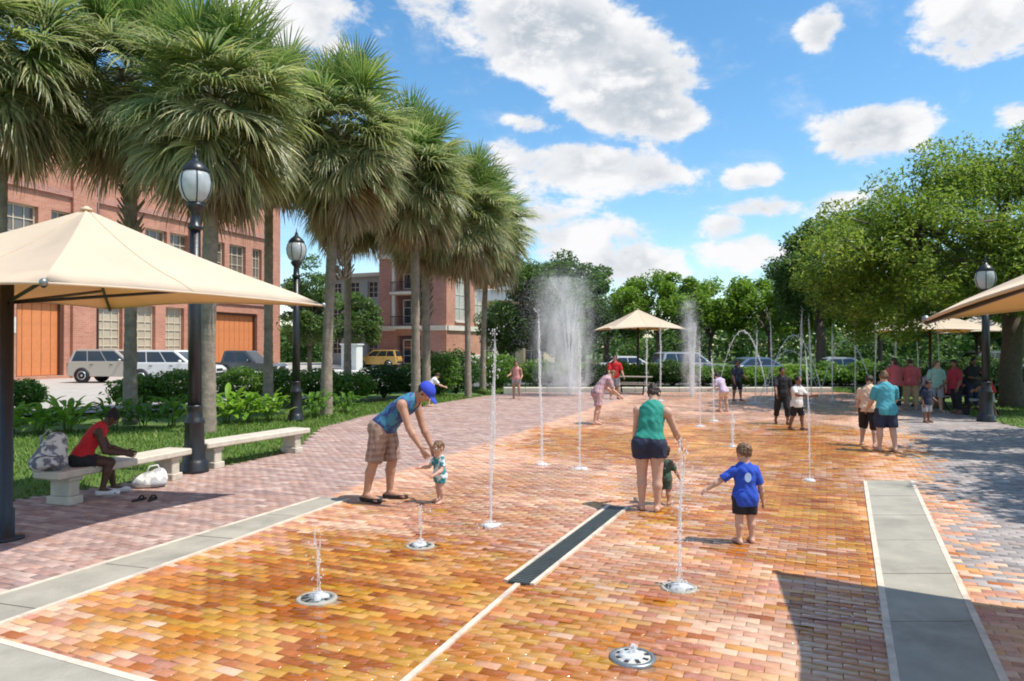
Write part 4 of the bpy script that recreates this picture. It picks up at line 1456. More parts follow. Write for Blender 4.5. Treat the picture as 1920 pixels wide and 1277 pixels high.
def car(label, kind, loc, rz, paint, cat='car', name='parked_car', group='parked cars'):
    L_, Wd, body, glass = PROFILES[kind]
    t = thing(name, label, cat, loc, rz, group)

    def slab(pts, hw, inset, top_in=0.0):
        zc = sum(p[1] for p in pts) / len(pts); xc = sum(p[0] for p in pts) / len(pts)
        zmin = min(p[1] for p in pts); zmax = max(p[1] for p in pts)
        layers = ((-hw, 1 - inset), (-hw + .07, 1), (hw - .07, 1), (hw, 1 - inset))
        vs = []; n = len(pts)
        for yy, s_ in layers:
            for x, z in pts:
                k = (z - zmin) / (zmax - zmin)
                vs.append((xc + (x - xc) * s_, yy * (1 - top_in * k), zc + (z - zc) * s_))
        fs = [tuple(range(n)), tuple(3 * n + i for i in range(n))[::-1]]
        for l in range(3):
            for i in range(n):
                fs.append((l * n + i, (l + 1) * n + i, (l + 1) * n + (i + 1) % n, l * n + (i + 1) % n))
        return vs, fs
    mb = MB(); mb.add(*slab(body, Wd / 2, .045)); mb.build('body', paint, t)
    mb = MB(); mb.add(*slab(glass, Wd / 2 - .05, .03, .18)); cab = mb.build('cabin', paint, t)
    # glass: side windows, windscreen, rear window set a little proud of the cabin
    zb, zt = glass[0][1] + .06, max(p[1] for p in glass) - .10
    def xat(z, front):
        seg = glass[::-1] if front else glass
        for (x0, z0), (x1, z1) in zip(seg[:-1], seg[1:]):
            if z0 <= z <= z1: return x0 + (x1 - x0) * (z - z0) / (z1 - z0 + 1e-9)
        return seg[0][0]
    zmin, zmax = glass[0][1], max(p[1] for p in glass)
    def yat(z): return (Wd / 2 - .05) * (1 - .18 * (z - zmin) / (zmax - zmin)) + .006
    xr0, xr1 = xat(zb, False) + .14, xat(zt, False) + .14
    xf0, xf1 = xat(zb, True) - .14, xat(zt, True) - .14
    cuts = [0, .5, 1] if kind != 'pickup' else [0, .45, 1]
    if kind == 'suv': cuts = [0, .3, .64, 1]
    for sd in (-1, 1):
        for a, b in zip(cuts[:-1], cuts[1:]):
            g = .025
            q = [(xr0 + (xf0 - xr0) * a + g, sd * yat(zb), zb), (xr0 + (xf0 - xr0) * b - g, sd * yat(zb), zb), (xr1 + (xf1 - xr1) * b - g, sd * yat(zt), zt), (xr1 + (xf1 - xr1) * a + g, sd * yat(zt), zt)]
            mb = MB(); mb.quad(*(q if sd < 0 else q[::-1])); mb.build('side_window', M_CARGLASS, t)
    for front in (True, False):
        s_ = 1 if front else -1
        x0, x1 = xat(zb, front) + s_ * .012, xat(zt, front) + s_ * .012
        y0, y1 = yat(zb) - .12, yat(zt) - .12
        q = [(x0, -y0, zb), (x0, y0, zb), (x1, y1, zt), (x1, -y1, zt)]
        mb = MB(); mb.quad(*(q if front else q[::-1])); mb.build('windscreen' if front else 'rear_window', M_CARGLASS, t)
    wr = .36 if kind != 'sedan' else .33
    for sx in (-1, 1):
        for sd in (-1, 1):
            xw = sx * L_ * .305
            M = Matrix.Translation((xw, sd * (Wd / 2 - .10), wr)) @ Matrix.Rotation(-sd * PI / 2, 4, 'X')
            mb = MB(M); mb.lathe([(wr + .06, -.02), (wr + .06, .108)], 20); mb.build('wheel_arch', M_DARK, t)
            mb = MB(M); mb.lathe([(wr - .04, -.1), (wr, -.06), (wr, .08), (wr - .03, .125), (wr - .12, .128)], 20); wh = mb.build('wheel', M_TYRE, t)
            mb = MB(M); mb.lathe([(wr - .12, .1), (wr - .12, .132), (.07, .120), (.05, .14)], 14); mb.build('rim', M_RIM, wh)
    xb = max(p[0] for p in body); xk = min(p[0] for p in body); zl = body[6][1] - .08
    for sd in (-1, 1):
        mb = MB(); mb.box((xb - .06, sd * (Wd / 2 - .30), zl), (.16, .36, .15), bevel=.03); mb.build('headlight', M_LIGHT, t)
        mb = MB(); mb.box((xk + .08, sd * (Wd / 2 - .16), body[1][1] + .12), (.16, .2, .28), bevel=.03); mb.build('tail_light', M_RED, t)
        mb = MB(); mb.box((xf0 - .25, sd * (Wd / 2 + .08), zb + .05), (.12, .18, .13), bevel=.03); mb.build('mirror', paint, t)
    mb = MB(); mb.box((xb - .03, 0, .46), (.14, Wd * .82, .22), bevel=.03); mb.build('bumper', M_DARK, t)
    mb = MB(); mb.box((xb - .07, 0, zl), (.12, Wd * .42, .14), bevel=.02); mb.build('grille', M_DARK, t)
    mb = MB(); mb.box((xk + .03, 0, .5), (.14, Wd * .8, .2), bevel=.03); mb.build('bumper', M_DARK, t)
    for sd in (-1, 1):
        for xh in ((-.9, .15) if kind != 'pickup' else (-.3,)):
            mb = MB(); mb.box((xh, sd * (Wd / 2 + .008), body[2][1] - .14), (.18, .03, .035), bevel=.01); mb.build('door_handle', M_DARK, t)
    return t


def paint(name, c, rough=.25, metal=.0): return mat(name, c, rough, .03, 1.0, coat=.6, metal=metal)


P_WHITE = paint('white_car_paint', (.74, .74, .73)); P_SILVER = paint('champagne_car_paint', (.50, .45, .39), .3, .3); P_DARK = paint('charcoal_car_paint', (.05, .055, .06))
P_BLUE = paint('blue_grey_car_paint', (.12, .17, .26)); P_YEL = paint('yellow_car_paint', (.50, .33, .09)); P_GREY = paint('light_grey_car_paint', (.42, .44, .47), .3, .2)
ah = math.atan2(.945, .328)
car('champagne silver estate parked by the boarded brick openings', 'suv', (-23.3, 42.6, 0), ah + R(-72), P_SILVER).scale = (1.1, 1.1, 1.1)
car('white sport utility car parked behind the second palm trunk', 'suv', (-19.0, 40.8, 0), ah + R(-72), P_WHITE).scale = (1.08, 1.08, 1.08)
car('charcoal pickup parked right of the near palm trunk', 'pickup', (-16.3, 43.0, 0), ah + R(-75), P_DARK, 'pickup truck', 'parked_pickup')
car('yellow van shaped car beyond the hedge behind the bending man', 'suv', (-13.4, 72.0, 0), R(170), P_YEL)
car('blue grey car parked behind the clipped bright bushes', 'sedan', (14.3, 41.6, 0), R(10), P_BLUE)
car('light grey car parked left of the blue grey one', 'suv', (10.8, 44.0, 0), R(14), P_GREY)
car('light grey car right of the arching jets', 'sedan', (19.2, 41.5, 0), R(-8), P_GREY)
car('silver pickup under the canopies at the right', 'pickup', (25.6, 38.6, 0), R(172), P_GREY, 'pickup truck', 'parked_pickup')
car('white car parked behind the middle canopy post', 'sedan', (7.6, 46.5, 0), R(8), P_WHITE)


def cabinet():
    t = thing('utility_cabinet', 'white utility cabinet standing beyond the hedge left of the bending man', 'cabinet', (-9.0, 40.5, 0), R(-12))
    wm = mat('white_cabinet_paint', (.74, .76, .72), .5, .06, 3)
    mb = MB(); mb.box((0, 0, 1.1), (.95, .8, 2.1), bevel=.03); mb.build('housing', wm, t)
    mb = MB(); mb.box((0, 0, .03), (1.1, .95, .12), bevel=.02); mb.build('plinth', M_STONE, t)
    for sx in (-1, 1):
        mb = MB(); mb.box((sx * .225, -.41, 1.1), (.43, .025, 1.85), bevel=.008); d = mb.build('door', wm, t)
        mb = MB(); mb.box((sx * .06, -.435, 1.1), (.025, .03, .18)); mb.build('handle', M_STEEL, d)
    mb = MB(); mb.box((0, 0, 2.18), (1.08, .92, .07), bevel=.02); mb.build('roof', wm, t)


cabinet()
for i, (xa, ya, xb_, yb_) in enumerate(((-13.6, 38.0, -6.2, 40.4),)):
    t = thing('railing_wall', 'low white wall of the parking court beyond the hedge', 'wall', (0, 0, 0))
    a = Vector((xa, ya, 0)); b_ = Vector((xb_, yb_, 0)); n = 8
    for k in range(n):
        p = a.lerp(b_, (k + .5) / n)
        mb = MB(); mb.box((p.x, p.y, .36), ((b_ - a).length / n - .02, .25, .8), rz=math.atan2(yb_ - ya, xb_ - xa), bevel=.02); mb.build('wall_block', M_WHITE, t)


# =================================================================== FOUNTAIN
def nozzle(label, x, y, r, pale):
    t = thing('fountain_nozzle', label, 'fountain nozzle', (x, y, 0), random.uniform(0, 1), 'floor nozzles of the splash fountain')
    m1 = mat('worn_nozzle_cover', (.20, .21, .20), .45, .2, 20, .3, 40, metal=.3) if not pale else mat('pale_nozzle_cover', (.58, .56, .52), .45, .15, 20, .3, 40)
    mb = MB(); mb.lathe([(r, -.04), (r, .006), (r - .008, .012), (r - .03, .013), (r - .034, .006)], 32); mb.build('rim_ring', M_CONC if not pale else M_STEEL, t)
    mb = MB(); mb.lathe([(r - .036, -.03), (r - .038, .010), (.045, .016), (.045, .0)], 32); pl = mb.build('cover_plate', m1, t)
    mb = MB()
    for k in range(8):
        a = k * PI / 4
        mb.box(((r * .55) * math.cos(a), (r * .55) * math.sin(a), .0125), (r * .34, .028, .006), rz=a)
    mb.build('slots', M_DARK, pl)
    mb = MB(); mb.lathe([(.04, -.02), (.04, .02), (.018, .03), (.014, .03), (.012, .01)], 14); mb.build('spout', M_STEEL, t)


noz_l = ('dark nozzle cover in the orange paving at lower left with a short jet', 'small dark nozzle cover behind it in front of the toddler and man', 'nozzle cover under the thin jet left of the blue shirted boy', 'nearest pale round nozzle cover at the bottom of the picture')
for i, ((p, r), lab) in enumerate(zip(NOZ, noz_l)): nozzle(lab, p[0], p[1], r, i == 3)


def jet(label, x, y, h, r=.022, lean=(0, 0), spread=1.0, drops=90, seed=1, foam=.16, group='upright water jets'):
    r *= .72; foam *= .75; drops = int(drops * 1.6); lean = (lean[0] + .03 * math.sin(seed * 2.1) * h, lean[1])
    rg = random.Random(seed); rn = np.random.default_rng(seed)
    t = thing('water_jet', label, 'water jet', (x, y, 0), 0, group)
    n = 30
    for s_ in range(2):
        pts = []; rad = []
        top = h * (1 if s_ == 0 else rg.uniform(.72, .9))
        ph = rg.uniform(0, 6)
        for i in range(n + 1):
            f = i / n
            wob = .016 * spread * f
            pts.append((lean[0] * f * f + wob * math.sin(9 * f + ph) + s_ * .012, lean[1] * f * f + wob * math.cos(7 * f + ph), .0 + top * f))
            rad.append(r * (.55 + .6 * f) * (1 + rg.uniform(-.34, .34)) * (1 if f < .9 else max(.15, (1 - f) * 8)))
        mb = MB(); mb.tube(pts, rad, 7)
        mb.build('water_column', M_WATER, t)
    # falling drops round the column
    m = drops
    f = rn.uniform(.05, 1.03, m); a = rn.uniform(0, 2 * PI, m)
    rr = np.abs(rn.normal(0, .05, m)) * spread * (.35 + .9 * f) + .008
    P = np.stack([lean[0] * f * f + rr * np.cos(a), lean[1] * f * f + rr * np.sin(a), h * f], -1)
    if foam > 0:
        k = 70
        a2 = rn.uniform(0, 2 * PI, k); q = foam * 1.5 * rn.random(k)
        P = np.concatenate([P, np.stack([q * np.cos(a2), q * np.sin(a2), rn.uniform(.01, .10, k) * (1 - q / (foam * 1.6))], -1)])
    drop_mesh_obj(P, .004 + .0009 * math.sqrt(max(y, 1)), rn, t)
    if foam > 0:
        mb = MB()
        for k in range(10):
            a = rg.uniform(0, 2 * PI); q = foam * rg.uniform(.1, .8)
            mb.ball((q * math.cos(a), q * math.sin(a), .012), (rg.uniform(.03, .08), rg.uniform(.03, .08), rg.uniform(.012, .03)), 8, 5)
        mb.build('splash', M_FOAM, t)
    return t


OCT = np.array([(1, 0, 0), (-1, 0, 0), (0, 1, 0), (0, -1, 0), (0, 0, 1.5), (0, 0, -1.5)])
OCTF = np.array([(0, 2, 4), (2, 1, 4), (1, 3, 4), (3, 0, 4), (2, 0, 5), (1, 2, 5), (3, 1, 5), (0, 3, 5)])


def drop_mesh_obj(P, r, rn, parent, name='drops'):
    m = len(P)
    s = r * rn.uniform(.4, 1.5, m)[:, None, None]
    V = P[:, None, :] + OCT[None] * s
    F = (OCTF[None] + (np.arange(m) * 6)[:, None, None]).reshape(-1, 3)
    o = link(name, fast_mesh(name, V.reshape(-1, 3), F, M_DROP, None, True), parent)
    o['kind'] = 'stuff'
    return o


jet('tall thin jet right of the toddler, in front of the slim palm trunk', *G(919, 986), 2.25, .024, seed=1, drops=140)
jet('tall thin jet in the middle, left of the misty plume', *G(1015, 872), 2.70, .026, seed=2, drops=120)
jet('thin jet in front of the misty plume', *G(1086, 880), 2.45, .022, seed=3)
jet('thin jet rising from the nozzle left of the blue shirted boy', *G(1272, 1101), 1.25, .013, seed=4, drops=130)
jet('short thin jet on the lower left dark nozzle', *G(597, 1121), .62, .012, seed=5, drops=40, foam=.08)
jet('very short jet on the small nozzle in front of man and toddler', *G(788, 1023), .42, .011, seed=6, drops=30, foam=.08)
jet('low bubbling jet on the nearest pale nozzle', *G(1185, 1231), .10, .014, seed=7, drops=10, foam=.05)
jet('faint thin jet in front of the pair of boys', *G(1517, 902), 2.1, .010, seed=8, drops=60, foam=.1)
jet('thin jet far left of the boys in the middle distance', *G(1312, 800), 2.3, .022, seed=9)
jet('far straight jet above the dark dressed boy, left one of two', *G(1500, 760), 3.4, .04, seed=10)
jet('far straight jet above the two boys, right one of two', *G(1521, 757), 3.2, .04, seed=11)
jet('far jet above the peach shirted woman', *G(1603, 755), 3.1, .03, seed=12)
jet('far jet behind the woman in teal', *G(1677, 758), 3.6, .03, seed=13)
jet('far jet left of the seated group at the right', *G(1762, 758), 2.9, .025, seed=14)
jet('thin far jet beside the red shirted adult', *G(1212, 775), 2.5, .022, seed=15)
jet('small spurt behind the blue shirted boy', *G(1372, 838), .75, .03, seed=16, foam=.1)
jet('thin jet in the far middle right of the woman in green', *G(1338, 790), 1.9, .02, seed=17)


for i, (px, py, h_, r_, lab) in enumerate(((1238, 752, 3.0, .03, 'fine far jet right of the middle canopy post'), (1416, 756, 2.8, .028, 'fine far jet right of the teenager in dark clothes'), (1448, 750, 3.3, .03, 'fine far jet just left of the pair of straight far jets'),
                                         (1560, 752, 3.0, .03, 'fine far jet between the pair of boys and the peach shirt'), (1640, 750, 3.3, .03, 'fine far jet above the gap between peach shirt and teal shirt'), (1722, 752, 3.0, .028, 'fine far jet in front of the two rose red shirts'))):
    jet(lab, *G(px, py), h_, r_, seed=30 + i)


def arc_jet(label, x, y, dx, dy, h, r, seed):
    rg = random.Random(seed); rn = np.random.default_rng(seed)
    t = thing('water_arc', label, 'water jet', (x, y, 0), 0, 'arching water jets')
    pts = []; rad = []
    for i in range(25):
        f = i / 24
        pts.append((dx * f, dy * f, h * 4 * f * (1 - f) + .02)); rad.append(r * (.7 + .8 * f) * (1 + rg.uniform(-.25, .25)))
    mb = MB(); mb.tube(pts, rad, 7); mb.build('water_column', M_WATER, t)
    f = rn.uniform(.1, 1, 90)
    P = np.stack([dx * f + rn.normal(0, .06, 90), dy * f + rn.normal(0, .05, 90), np.maximum(.02, h * 4 * f * (1 - f) + rn.normal(0, .07, 90))], -1)
    drop_mesh_obj(P, .016, rn, t)


arc_jet('arching jet just right of the feathery jet', 8.4, 29.5, 2.3, .6, 2.7, .017, 1)
arc_jet('arching jet in front of the blue grey car', 10.2, 29.0, 2.2, -.3, 2.5, .016, 2)
arc_jet('arching jet between the straight far jets and the canopies', 12.6, 29.5, 2.4, .4, 2.3, .016, 3)
arc_jet('low arching jet left of the straight far jets', 11.6, 27.0, -2.2, .4, 1.9, .014, 4)


def mist_mat(name, dens):
    m = bpy.data.materials.new(name)
    m.use_nodes = True
    nt = m.node_tree
    nt.nodes.remove(nt.nodes['Principled BSDF'])
    v = NN(nt, 'ShaderNodeVolumePrincipled')
    v.inputs['Color'].default_value = (.97, .97, .98, 1); v.inputs['Anisotropy'].default_value = .25
    tc = NN(nt, 'ShaderNodeTexCoord')
    mp = NN(nt, 'ShaderNodeMapping'); mp.inputs['Scale'].default_value = (1.6, 1.6, .8)
    nt.links.new(tc.outputs['Object'], mp.inputs['Vector'])
    nz = NN(nt, 'ShaderNodeTexNoise', i_Scale=1.5, i_Detail=4.0, i_Roughness=.6)
    nt.links.new(mp.outputs[0], nz.inputs['Vector'])
    g = vmath(nt, 'MULTIPLY_ADD', tc.outputs['Generated'], (2, 2, 2)); g.inputs[2].default_value = (-1, -1, -1)
    sp = NN(nt, 'ShaderNodeSeparateXYZ'); nt.links.new(g.outputs[0], sp.inputs[0])
    q = math_node(nt, 'ADD', math_node(nt, 'MULTIPLY', sp.outputs[0], sp.outputs[0]), math_node(nt, 'MULTIPLY', sp.outputs[1], sp.outputs[1]))
    fall = math_node(nt, 'MULTIPLY', maprange(nt, q, 0.0, 0.72, 1, 0), maprange(nt, sp.outputs[2], -.2, 1.0, 1.0, .0))
    d = math_node(nt, 'MULTIPLY', math_node(nt, 'MULTIPLY', fall, maprange(nt, nz.outputs[0], .40, .62)), dens)
    nt.links.new(d, v.inputs['Density'])
    nt.links.new(v.outputs[0], nt.nodes['Material Output'].inputs['Volume'])
    return m


def plume(label, x, y, h, w, n, seed, size, mist=1.0):
    rn = np.random.default_rng(seed)
    t = thing('water_plume', label, 'water plume', (x, y, 0), 0, 'spraying water plumes')
    f = rn.random(n) ** .8
    a = rn.uniform(0, 2 * PI, n)
    rr = np.abs(rn.normal(0, 1, n)) * w * (.14 + .42 * np.sin(PI * np.minimum(1, f * .75 + .08)))
    br = .18 * w * np.sin(f * 9 + rn.integers(0, 4, n) * 1.7)
    drift = -.25 * w * f
    P = np.stack([rr * np.cos(a) + br + drift, rr * np.sin(a) * .8, h * f + rn.normal(0, .05, n)], -1)
    P[:, 2] = np.maximum(P[:, 2], .02)
    drop_mesh_obj(P, size, rn, t, 'spray')
    mb = MB()
    rg = random.Random(seed)
    for k in range(7):
        a = k * .9
        pts = [(.06 * math.cos(a) + w * .2 * math.cos(a) * q * q, .06 * math.sin(a) + w * .12 * math.sin(a) * q * q, h * .8 * q * rg.uniform(.9, 1)) for q in np.linspace(0, 1, 12)]
        mb.tube(pts, [.035 * (1 - .8 * i / 11) + .006 for i in range(12)], 6)
    mb.build('water_column', M_WATER, t)
    mb = MB(); mb.lathe([(w * .3, .03), (w * .7, h * .12), (w * .95, h * .4), (w * .95, h * .8), (w * .8, h * 1.05), (w * .3, h * 1.2)], 20, (-w * .15, 0, 0)); mo = mb.build('mist', mist_mat('spray_mist', mist), t)


plume('big misty plume of spray rising in front of the dark trees', 2.45, 30.5, 5.0, 1.9, 42000, 3, .0055, .95)
plume('feathery narrow plume right of the middle canopy', 7.45, 29.8, 3.9, .6, 7000, 4, .0056, 1.4)


# =================================================================== PEOPLE
class Field:
    """distance field on a grid; parts are blended and turned into one smooth surface"""
    def __init__(s, lo, hi, h):
        s.h = h
        s.lo = np.array(lo) - 3 * h
        n = np.ceil((np.array(hi) + 3 * h - s.lo) / h).astype(int) + 1
        s.F = np.full(n, 9.0, dtype=np.float32)
        s.ax = [s.lo[i] + h * np.arange(n[i]) for i in range(3)]

    def sub(s, lo, hi):
        i0 = np.maximum(0, np.floor((np.array(lo) - s.lo) / s.h).astype(int)); i1 = np.minimum(s.F.shape, np.ceil((np.array(hi) - s.lo) / s.h).astype(int) + 1)
        if np.any(i1 <= i0): return None
        sl = tuple(slice(a, b) for a, b in zip(i0, i1))
        X = s.ax[0][sl[0]][:, None, None]; Y = s.ax[1][sl[1]][None, :, None]; Z = s.ax[2][sl[2]][None, None, :]
        return sl, X, Y, Z

    def blend(s, d, sl, k):
        o = s.F[sl]
        if k <= 0:
            s.F[sl] = np.minimum(o, d)
        else:
            hh = np.maximum(k - np.abs(o - d), 0) / k
            s.F[sl] = np.minimum(o, d) - hh * hh * k * .25

    def cone(s, a, b, ra, rb, k=.02, g=0.0, cut=None):
        a = np.array(a, float); b = np.array(b, float); ra += g; rb += g
        m = max(ra, rb) + k + 2 * s.h
        q = s.sub(np.minimum(a, b) - m, np.maximum(a, b) + m)
        if q is None: return
        sl, X, Y, Z = q
        ab = b - a; L2 = ab @ ab + 1e-12
        t = np.clip(((X - a[0]) * ab[0] + (Y - a[1]) * ab[1] + (Z - a[2]) * ab[2]) / L2, 0, 1)
        d = np.sqrt((X - a[0] - t * ab[0]) ** 2 + (Y - a[1] - t * ab[1]) ** 2 + (Z - a[2] - t * ab[2]) ** 2) - (ra + (rb - ra) * t)
        for p, n in (cut or []):
            n = np.array(n, float); n /= np.linalg.norm(n)
            d = np.maximum(d, (X - p[0]) * n[0] + (Y - p[1]) * n[1] + (Z - p[2]) * n[2])
        s.blend(d, sl, k)

    def ell(s, c, r, M=None, k=.02, g=0.0, cut=None):
        c = np.array(c, float); r = np.array(r, float) + g
        m = r.max() + k + 2 * s.h
        q = s.sub(c - m, c + m)
        if q is None: return
        sl, X, Y, Z = q
        x, y, z = X - c[0], Y - c[1], Z - c[2]
        if M is not None:
            M = np.array(M)      # rows: local axes
            x, y, z = M[0, 0] * x + M[0, 1] * y + M[0, 2] * z, M[1, 0] * x + M[1, 1] * y + M[1, 2] * z, M[2, 0] * x + M[2, 1] * y + M[2, 2] * z
        k0 = np.sqrt((x / r[0]) ** 2 + (y / r[1]) ** 2 + (z / r[2]) ** 2)
        k1 = np.sqrt((x / r[0] ** 2) ** 2 + (y / r[1] ** 2) ** 2 + (z / r[2] ** 2) ** 2) + 1e-9
        d = k0 * (k0 - 1) / k1
        for p, n in (cut or []):
            n = np.array(n, float); n /= np.linalg.norm(n)
            d = np.maximum(d, (X - p[0]) * n[0] + (Y - p[1]) * n[1] + (Z - p[2]) * n[2])
        s.blend(d, sl, k)

    def carve(s, p, n):
        n = np.array(n, float); n /= np.linalg.norm(n)
        d = (s.ax[0][:, None, None] - p[0]) * n[0] + (s.ax[1][None, :, None] - p[1]) * n[1] + (s.ax[2][None, None, :] - p[2]) * n[2]
        s.F = np.maximum(s.F, d.astype(np.float32))

    def hole(s, a, b, r):
        o = s.F; s.F = np.full(o.shape, 9.0, dtype=np.float32)
        s.cone(a, b, r, r, 0)
        s.F = np.maximum(o, -s.F)

    def ripple(s, amp, fr):
        X = s.ax[0][:, None, None]; Y = s.ax[1][None, :, None]; Z = s.ax[2][None, None, :]
        s.F = (s.F + amp * (np.sin(fr * X + 2.2 * np.sin(.55 * fr * Z) + 1.3 * np.sin(.8 * fr * Y)) * np.sin(.62 * fr * Z + 1.7 * np.sin(.7 * fr * X) + .5 * fr * Y)
                            + .6 * np.sin(1.9 * fr * (X + Y) + 1.5 * np.sin(fr * Z)))).astype(np.float32)

    def mesh(s, name, m):
        F = s.F; S = F < 0
        nx, ny, nz = F.shape
        c = np.zeros((nx - 1, ny - 1, nz - 1), dtype=np.int8)
        for i in (0, 1):
            for j in (0, 1):
                for k in (0, 1):
                    c += S[i:nx - 1 + i, j:ny - 1 + j, k:nz - 1 + k]
        act = np.argwhere((c > 0) & (c < 8))
        if len(act) == 0: return None
        ids = np.full(c.shape, -1, dtype=np.int32)
        ids[act[:, 0], act[:, 1], act[:, 2]] = np.arange(len(act))
        acc = np.zeros((len(act), 3)); cnt = np.zeros(len(act))
        corners = [(i, j, k) for i in (0, 1) for j in (0, 1) for k in (0, 1)]
        for a in corners:
            for b in corners:
                if sum(b) - sum(a) != 1 or sum(abs(x - y) for x, y in zip(a, b)) != 1: continue
                fa = F[act[:, 0] + a[0], act[:, 1] + a[1], act[:, 2] + a[2]]; fb = F[act[:, 0] + b[0], act[:, 1] + b[1], act[:, 2] + b[2]]
                x = (fa < 0) != (fb < 0)
                t = np.where(x, fa / (fa - fb + 1e-12), 0)
                for d in range(3):
                    acc[:, d] += np.where(x, a[d] + (b[d] - a[d]) * t, 0)
                cnt += x
        V = (act + acc / cnt[:, None]) * s.h + s.lo
        Q = []
        for ax in range(3):
            o1, o2 = (ax + 1) % 3, (ax + 2) % 3
            sl0 = [slice(None)] * 3; sl1 = [slice(None)] * 3
            sl0[ax] = slice(0, -1); sl1[ax] = slice(1, None)
            e = np.argwhere(S[tuple(sl0)] != S[tuple(sl1)])
            e = e[(e[:, o1] > 0) & (e[:, o2] > 0)]
            s0 = S[e[:, 0], e[:, 1], e[:, 2]]
            def cid(d1, d2):
                q = e.copy(); q[:, o1] -= d1; q[:, o2] -= d2
                ok = (q[:, 0] < c.shape[0]) & (q[:, 1] < c.shape[1]) & (q[:, 2] < c.shape[2])
                q = np.minimum(q, np.array(c.shape) - 1)
                return np.where(ok, ids[q[:, 0], q[:, 1], q[:, 2]], -1)
            quad = np.stack([cid(1, 1), cid(0, 1), cid(0, 0), cid(1, 0)], 1)
            quad = np.where(s0[:, None], quad, quad[:, ::-1])
            Q.append(quad[(quad >= 0).all(1)])
        return fast_mesh(name, V, np.concatenate(Q), m, None, True)


def skin_mat(name, c): return mat(name, c, .55, .08, 14, .1, 60, spec=.35)


SKIN_FAIR = skin_mat('fair_skin', (.56, .335, .245)); SKIN_TAN = skin_mat('tanned_skin', (.43, .235, .155)); SKIN_DARK = skin_mat('dark_skin', (.075, .036, .023)); SKIN_MID = skin_mat('brown_skin', (.22, .11, .07))
HAIR_BRN = mat('dark_brown_hair', (.035, .018, .010), .5, .3, 30, .5, 60); HAIR_BLK = mat('black_hair', (.008, .006, .006), .75, .3, 30, .5, 60); HAIR_LT = mat('light_brown_hair', (.16, .085, .04), .5, .3, 30, .5, 60)


def cloth(name, c, c2=None, pattern=None, scale=14.0):
    if name in MATS: return MATS[name]
    m = mat(name, c, .85, .12, 7, .3, 40)
    if c2 is not None:
        nt = m.node_tree; b = nt.nodes['Principled BSDF']
        tc = NN(nt, 'ShaderNodeTexCoord')
        old = b.inputs['Base Color'].links[0].from_socket
        if pattern == 'check':
            sep = NN(nt, 'ShaderNodeSeparateXYZ'); nt.links.new(tc.outputs['Object'], sep.inputs[0])
            hz = math_node(nt, 'ADD', sep.outputs[0], sep.outputs[1])
            a = maprange(nt, math_node(nt, 'SINE', math_node(nt, 'MULTIPLY', hz, scale * 6)), -.1, .1)
            v = maprange(nt, math_node(nt, 'SINE', math_node(nt, 'MULTIPLY', sep.outputs[2], scale * 6)), -.1, .1)
            f = math_node(nt, 'MULTIPLY', math_node(nt, 'ADD', a, v), .42)
        elif pattern == 'stripe':
            sep = NN(nt, 'ShaderNodeSeparateXYZ'); nt.links.new(tc.outputs['Object'], sep.inputs[0])
            f = maprange(nt, math_node(nt, 'SINE', math_node(nt, 'MULTIPLY', sep.outputs[2], scale * 6)), -.1, .1)
        else:
            nz = NN(nt, 'ShaderNodeTexNoise', i_Scale=scale, i_Detail=3.0); nt.links.new(tc.outputs['Object'], nz.inputs['Vector'])
            f = maprange(nt, nz.outputs[0], .46, .56)
        nt.links.new(mixcol(nt, f, old, c2), b.inputs['Base Color'])
    return m


def unit(v):
    v = np.array(v, float); return v / (np.linalg.norm(v) + 1e-12)


